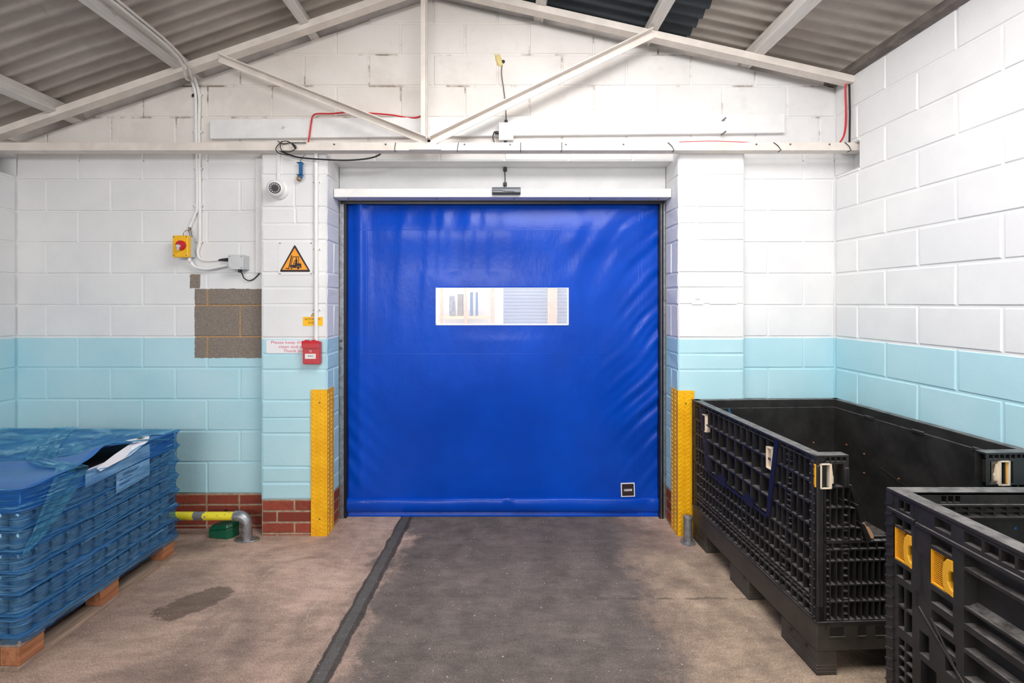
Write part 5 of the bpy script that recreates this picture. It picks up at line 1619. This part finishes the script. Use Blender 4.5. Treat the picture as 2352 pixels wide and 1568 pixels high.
# ---------------------------------------------------------------- wrapped pallet of jars
def pallet_stack():
    ang = math.radians(-1.9)
    o0 = Vector((-2.083, 2.95, 0))
    R = T(*o0) @ RZ(ang)
    Lx, Ly = 1.17, 0.93       # local: x from -Lx to 0, y from -Ly to 0
    t = thing('wooden_pallet', 'wooden pallet under the blue wrapped goods at the left wall', 'pallet', o0, ang)
    for x0, x1 in ((-0.10, 0.0), (-0.65, -0.53), (-Lx, -Lx + 0.10)):
        m = MB(); m.box(x0, x1, -Ly - 0.005, 0.005, 0.0, 0.020); m.build('bottom_board', M_PALW, t, bevel=0.002)
        for y0, y1 in ((-0.10, -0.01), (-0.53, -0.42), (-Ly, -Ly + 0.11)):
            m = MB(); m.box(x0 + 0.008, x1 - 0.006, y0, y1, 0.020, 0.102); m.build('block', M_BLOCKW, t, bevel=0.003)
    for y0, y1 in ((-0.11, 0.0), (-0.53, -0.42), (-Ly, -Ly + 0.11)):
        m = MB(); m.box(-Lx, -0.002, y0, y1, 0.102, 0.118); m.build('stringer', M_PALW, t, bevel=0.002)
    for k in range(7):
        x = -Lx + 0.01 + k * 0.178
        m = MB(); m.box(x, x + 0.09, -Ly, 0, 0.118, 0.130); m.build('deck_board', M_PALW, t, bevel=0.002)
    zb, step, nl = 0.131, 0.0955, 7
    x1, y1, y0 = -0.012, -0.012, -Ly + 0.012
    # layer pads and jars
    pad_names = ['lowest', 'second', 'third', 'fourth', 'fifth', 'sixth', 'topmost']
    for k in range(nl):
        z = zb + k * step
        m = MB(); m.box(-Lx + 0.02, x1, y0, y1, 0, 0.006); o = m.build('layer_pad', M_TRAY, bevel=0.002)
        o.location = o0 + Vector((0, 0, z)); o.rotation_euler = (0, 0, ang)
        tag(o, f'thin grey layer pad in the wrapped stack, {pad_names[k]} of seven counted from the pallet', 'layer pad', 'layer pads in the wrapped stack')
    # one jar, then copies
    r, jh = 0.037, step - 0.0085
    jt = thing('jar', 'grey jar packed in rows inside the blue wrapped stack', 'jar', (0, 0, 0), 0, 'jars in the wrapped stack')
    m = MB(); m.lathe([(r * 0.86, 0), (r, 0.006), (r, jh * 0.70), (r * 0.80, jh * 0.80), (r * 0.80, jh * 0.82)], 14); m.build('body', M_JAR, jt, smooth=True)
    m = MB(); m.lathe([(r * 0.84, jh * 0.82), (r * 0.84, jh - 0.002), (r * 0.78, jh)], 14); m.build('lid', M_JARL, jt, smooth=True)
    first = True
    ny = 12; pit = (Ly - 0.03) / ny
    def place(x, y, z):
        nonlocal first
        p = R @ Vector((x, y, z))
        if first: jt.location = p; first = False
        else: dup(jt, p)
    for k in range(nl - 1):
        z = zb + k * step + 0.0065
        for i in range(ny): place(x1 - 0.008 - r, y1 - pit * (i + 0.5), z)
        place(x1 - 0.008 - r - pit, y0 + pit * 0.5, z)
    # darker packed rows further in, one block per layer
    m = MB(); m.box(-Lx + 0.03, -0.19, y0 + 0.09, y1 - 0.01, 0.0075, step - 0.002); core = m.build('packed_tray', M_JARL)
    tag(core, 'dark packed goods deep inside the blue wrapped stack', 'goods', 'packed goods inside the stack')
    for k in range(nl - 1):
        o = core if k == 0 else core.copy()
        if k: C.objects.link(o)
        o.location = o0 + Vector((0, 0, zb + k * step)); o.rotation_euler = (0, 0, ang)
    ztop = 0.800
    # ---------- cover sheet with a skirt
    c = thing('cover_sheet', 'blue plastic cover sheet capping the wrapped stack, one edge curling up', 'cover', o0, ang)
    m = MB(); nx, ny2 = 30, 40
    def ztopf(x, y):
        u = -y / Ly; v = -x / Lx
        z = ztop - 0.030 * math.sin(PI * min(1, max(0, v * 1.0))) * math.sin(PI * u)
        z += 0.045 * math.exp(-((u - 0.50) / 0.17) ** 2) * math.exp(-(v / 0.10) ** 2)          # curled edge
        z += 0.022 * math.exp(-((u - 0.55 - 0.22 * v) / 0.05) ** 2)                              # ridge across the sheet
        z -= 0.018 * math.exp(-((u - 0.98) / 0.08) ** 2) * math.exp(-((v - 0.06) / 0.10) ** 2)
        return z
    g = []
    for j in range(ny2 + 1):
        for i in range(nx + 1):
            x = -Lx + 0.015 + (Lx - 0.02) * i / nx; y = -Ly + 0.004 + (Ly - 0.006) * j / ny2
            m.v.append(Vector((x, y, ztopf(x, y))))
    for j in range(ny2):
        for i in range(nx):
            a = j * (nx + 1) + i; m.f.append([a, a + 1, a + nx + 2, a + nx + 1]); m.m.append(0); m.a.append(0)
    ob = m.build('sheet', M_LID, c, smooth=True); s = ob.modifiers.new('thick', 'SOLIDIFY'); s.thickness = 0.003
    # skirt hugging the top layer
    m = MB()
    pts = []
    n = 36
    for k in range(n + 1):
        u = k / n; pts.append((-0.008, -0.008 - (Ly - 0.016) * u, u))
    for k in range(1, 16): pts.append((-0.008 - 1.1 * k / 15, -Ly + 0.008, 1.0))
    for (x, y, u) in pts:
        dip = 0.055 * math.exp(-((u - 0.54) / 0.15) ** 2) if x > -0.01 else 0
        m.v.append(Vector((x, y, ztop - 0.006 - dip))); m.v.append(Vector((x - 0.002, y, 0.690 - 0.008 * math.sin(u * 9))))
    for k in range(len(pts) - 1): m.f.append([2 * k, 2 * k + 1, 2 * k + 3, 2 * k + 2]); m.m.append(0); m.a.append(0)
    m.build('skirt', M_LID, c, smooth=True)
    m = MB(); m.box(-0.5, -0.03, -0.80, -0.06, 0.712, 0.745); m.build('gap_shade', M_INK, c)  # black block put in as the shade inside the gap under the curled edge
    # ---------- paper labels
    lab = thing('paper_label', 'white paper label folded over the top edge of the wrapped stack', 'label', o0, ang)
    m = MB(); m.add([(-0.10, -0.27, ztop + 0.016), (-0.02, -0.31, ztop + 0.020), (0.012, -0.47, ztop + 0.0), (-0.03, -0.18, ztop + 0.016), (0.014, -0.24, ztop + 0.006), (0.020, -0.38, ztop - 0.035), (0.020, -0.56, ztop - 0.055), (0.016, -0.58, ztop - 0.035)], [(0, 1, 4, 3), (1, 2, 5, 4), (2, 7, 6, 5)])
    m.build('paper', M_PAPER, lab)
    m = MB()
    for k in range(3): m.box(-0.055 + k * 0.010, -0.051 + k * 0.010, -0.245, -0.215, ztop + 0.017, ztop + 0.0185)
    m.build('printing', M_INK, lab)
    for nm, ya, yb_, za, zb2, lb in (('paper_label', -0.62, -0.21, 0.692, 0.775, 'plain white paper sheet under the blue film below the top edge'), ('paper_label', -0.44, -0.21, 0.585, 0.690, 'printed white paper label under the blue film on the stack side')):
        tt = thing(nm, lb, 'label', o0, ang)
        m = MB(); m.poly([(-0.004, ya, za - 0.012), (-0.004, yb_, za + 0.012), (-0.004, yb_, zb2 + 0.004), (-0.004, ya, zb2 - 0.004)]); m.build('paper', M_PAPER, tt)
        if zb2 < 0.7:
            m = MB()
            for k, (a, b, z) in enumerate(((-0.40, -0.29, 0.668), (-0.40, -0.30, 0.660), (-0.42, -0.34, 0.640), (-0.42, -0.33, 0.620), (-0.42, -0.35, 0.612))): m.poly([(-0.003, a, z - 0.002), (-0.003, b, z + 0.003), (-0.003, b, z + 0.007), (-0.003, a, z + 0.002)])
            m.build('printing', M_JARL, tt)
    # ---------- stretch film shell
    film = thing('stretch_film', 'glossy blue stretch film wound round the stack of jars', 'film', o0, ang)
    m = MB()
    out = []
    rc = 0.045
    # outline running from far left, round far right and near right corners, to near left
    for k in range(7): out.append((-1.15 + 1.10 * k / 6, 0.004))
    for k in range(1, 6): a = PI / 2 - k * PI / 12; out.append((-0.030 + 0.034 * math.cos(a), -0.030 + 0.034 * math.sin(a)))
    for k in range(41): out.append((0.005, -0.030 - (Ly - 0.075) * k / 40))
    for k in range(1, 8): a = -k * PI / 16; out.append((-rc + 0.005 + rc * math.cos(a), -Ly + rc + rc * math.sin(a)))
    for k in range(12): out.append((-rc - 1.10 * k / 11, -Ly))
    cx, cy = -Lx / 2, -Ly / 2
    lev = []
    for k in range(nl + 1):
        z = zb + k * step
        for q, off in ((0.0, 0.016), (0.12, 0.009), (0.3, 0.004), (0.5, 0.002), (0.75, 0.004), (0.92, 0.010)):
            zz = z + q * step
            if zz <= ztop + 0.003: lev.append((zz, off))
    lev[0] = (zb - 0.012, 0.012)
    lev.append((ztop + 0.004, 0.004))
    nv = len(out)
    for (z, off) in lev:
        for i, (x, y) in enumerate(out):
            p, q = Vector(out[max(i - 1, 0)]), Vector(out[min(i + 1, nv - 1)])
            d = (q - p).normalized(); nn = Vector((-d.y, d.x))
            if nn.dot(Vector((x - cx, y - cy))) < 0: nn = -nn
            corner = 1.7 if (x > -0.03 and y > -0.03) else 1.0
            wv = 0.002 * math.sin(37 * y + 19 * z + 11 * x) + 0.0015 * math.sin(83 * y - 60 * z)
            dip = 0
            u = -y / Ly
            if z > ztop - 0.03 and x > 0: dip = 0.06 * math.exp(-((u - 0.54) / 0.15) ** 2) * (z - ztop + 0.03) / 0.034
            m.v.append(Vector((x, y, z - dip)) + Vector((nn.x, nn.y, 0)) * (off * corner + wv))
    for j in range(len(lev) - 1):
        for i in range(nv - 1):
            a = j * nv + i; m.f.append([a, a + 1, a + nv + 1, a + nv]); m.m.append(0); m.a.append(0)
    m.build('wrap', M_FILM, film, smooth=True)
    # top sheet of film resting on the cover, with rolled edge
    m = MB(); nx, ny2 = 16, 24
    for j in range(ny2 + 1):
        for i in range(nx + 1):
            x = -Lx + 0.01 + (Lx - 0.005) * i / nx; y = -Ly * 0.5 + (Ly * 0.5 + 0.004) * j / ny2
            m.v.append(Vector((x, y, ztopf(x, y) + 0.006 + 0.002 * math.sin(31 * x + 23 * y))))
    for j in range(ny2):
        for i in range(nx):
            if i >= nx - 1 and 4 < j < ny2 - 6: continue
            a = j * (nx + 1) + i; m.f.append([a, a + 1, a + nx + 2, a + nx + 1]); m.m.append(0); m.a.append(0)
    m.build('top_layer', M_FILM2, film, smooth=True)
    m = MB(); m.tube([(-1.16, -Ly * 0.66, ztopf(-1.16, -Ly * 0.66) + 0.010)] + [(x, -Ly * (0.50 - 0.0 * x) - 0.12 * (x / -1.16) * Ly, ztopf(x, -Ly * 0.50) + 0.010) for x in (-0.9, -0.6, -0.3, -0.1)] + [(0.0, -Ly * 0.40, ztopf(0, -Ly * 0.40) + 0.006), (0.012, -0.22, ztop + 0.006), (0.010, -0.02, ztop - 0.055)], 0.0045, 8, smooth=6); m.build('rolled_edge', M_FILM2, film, smooth=True)
    # twisted strands of film running round the stack
    M_STR = plain('film_strand', lin(60, 124, 170), 0.25)
    rs = random.Random(11)
    for k in range(15):
        y0_, z0_ = -Ly + 0.02 + rs.random() * 0.5, 0.15 + rs.random() * 0.5
        L_ = 0.2 + rs.random() * 0.5; sl = rs.uniform(-0.06, 0.22)
        y1_ = min(y0_ + L_, -0.04); z1_ = min(z0_ + (y1_ - y0_) * sl, 0.77)
        zm = (z0_ + z1_) / 2 - 0.008
        m = MB(); m.tube([(0.020, y0_, z0_), (0.0225, (y0_ + y1_) / 2, zm), (0.020, y1_, z1_)], lambda q: 0.0006 + 0.0012 * math.sin(PI * q), 6, smooth=5)
        m.build('film_strand', M_STR, film, smooth=True)
    # loose band crossing the top and hanging down the side
    m = MB()
    path = [(-0.74, 0.0), (-0.70, -0.10), (-0.56, -0.30), (-0.42, -0.46), (-0.26, -0.60), (-0.12, -0.66), (0.0, -0.70)]
    V = []
    for (x, y) in path: V.append((Vector((x - 0.075, y, ztopf(x - 0.075, y) + 0.012)), Vector((x + 0.075, y + 0.02, ztopf(min(x + 0.075, 0), y) + 0.012))))
    V.append((Vector((0.012, -0.80, 0.785)), Vector((0.014, -0.62, 0.775))))
    V.append((Vector((0.022, -0.84, 0.72)), Vector((0.024, -0.70, 0.69))))
    V.append((Vector((0.024, -0.875, 0.65)), Vector((0.028, -0.79, 0.60))))
    V.append((Vector((0.024, -0.905, 0.585)), Vector((0.026, -0.86, 0.545))))
    V.append((Vector((0.018, -0.925, 0.545)), Vector((0.018, -0.905, 0.52))))
    V.append((Vector((0.012, -0.935, 0.51)), Vector((0.012, -0.93, 0.495))))
    nn = 8; rows = []
    for a, b in V:
        rows.append(len(m.v))
        for k in range(nn + 1):
            p = a.lerp(b, k / nn); p = p + Vector((0.004 * math.sin(k * 2.1) if p.x > -0.02 else 0, 0, 0.003 * math.sin(k * 2.3)))
            m.v.append(p)
    for j in range(len(rows) - 1):
        for k in range(nn):
            a = rows[j] + k; b = rows[j + 1] + k; m.f.append([a, a + 1, b + 1, b]); m.m.append(0); m.a.append(0)
    m.build('loose_band', M_FILM2, film, smooth=True)


pallet_stack()

# ---------------------------------------------------------------- camera
cam = bpy.data.cameras.new('camera'); co = bpy.data.objects.new('camera', cam); C.objects.link(co)
co.location = (0, 0, EYE); co.rotation_euler = (PI / 2, 0, 0)
cam.sensor_width = 36; cam.lens = F / 2352 * 36
cam.shift_x = (1176 - VX) / 2352; cam.shift_y = -(784 - VY) / 2352
cam.clip_start = 0.05
bpy.context.scene.camera = co


# ---------------------------------------------------------------- light
def area(name, loc, rot, sx, sy, power, col=(1, 1, 1)):
    l = bpy.data.lights.new(name, 'AREA'); l.shape = 'RECTANGLE'; l.size = sx; l.size_y = sy; l.energy = power; l.color = col
    o = bpy.data.objects.new(name, l); C.objects.link(o); o.location = loc; o.rotation_euler = rot
    return o


area('skylight', (0.75, 1.25, 3.42), (math.radians(14), math.radians(-4), 0), 2.2, 1.5, 120, (1.0, 0.985, 0.965))
area('high_rear_fill', (-1.2, -4.4, 3.0), (math.radians(78), 0, math.radians(-18)), 4.2, 0.9, 175, (1.0, 0.985, 0.965))  # added unseen light, set high to give the upper curtain its highlight
area('lamp_beyond_door', (-0.2, 4.3, 2.9), (0, 0, 0), 3.0, 0.8, 125)
w = bpy.data.worlds.new('world'); bpy.context.scene.world = w; w.use_nodes = True
w.node_tree.nodes['Background'].inputs[0].default_value = (1.0, 0.99, 0.98, 1); w.node_tree.nodes['Background'].inputs[1].default_value = 1.0

sc = bpy.context.scene
sc.view_settings.view_transform = 'Standard'; sc.view_settings.look = 'None'; sc.view_settings.gamma = 1.0; sc.view_settings.exposure = 0.1
sc.view_settings.use_curve_mapping = False
sc.cycles.use_denoising = True
sc.cycles.max_bounces = 6; sc.cycles.diffuse_bounces = 4; sc.cycles.glossy_bounces = 3; sc.cycles.transmission_bounces = 2; sc.cycles.transparent_max_bounces = 16
sc.cycles.use_adaptive_sampling = True; sc.cycles.adaptive_threshold = 0.05
sc.cycles.caustics_reflective = False; sc.cycles.caustics_refractive = False
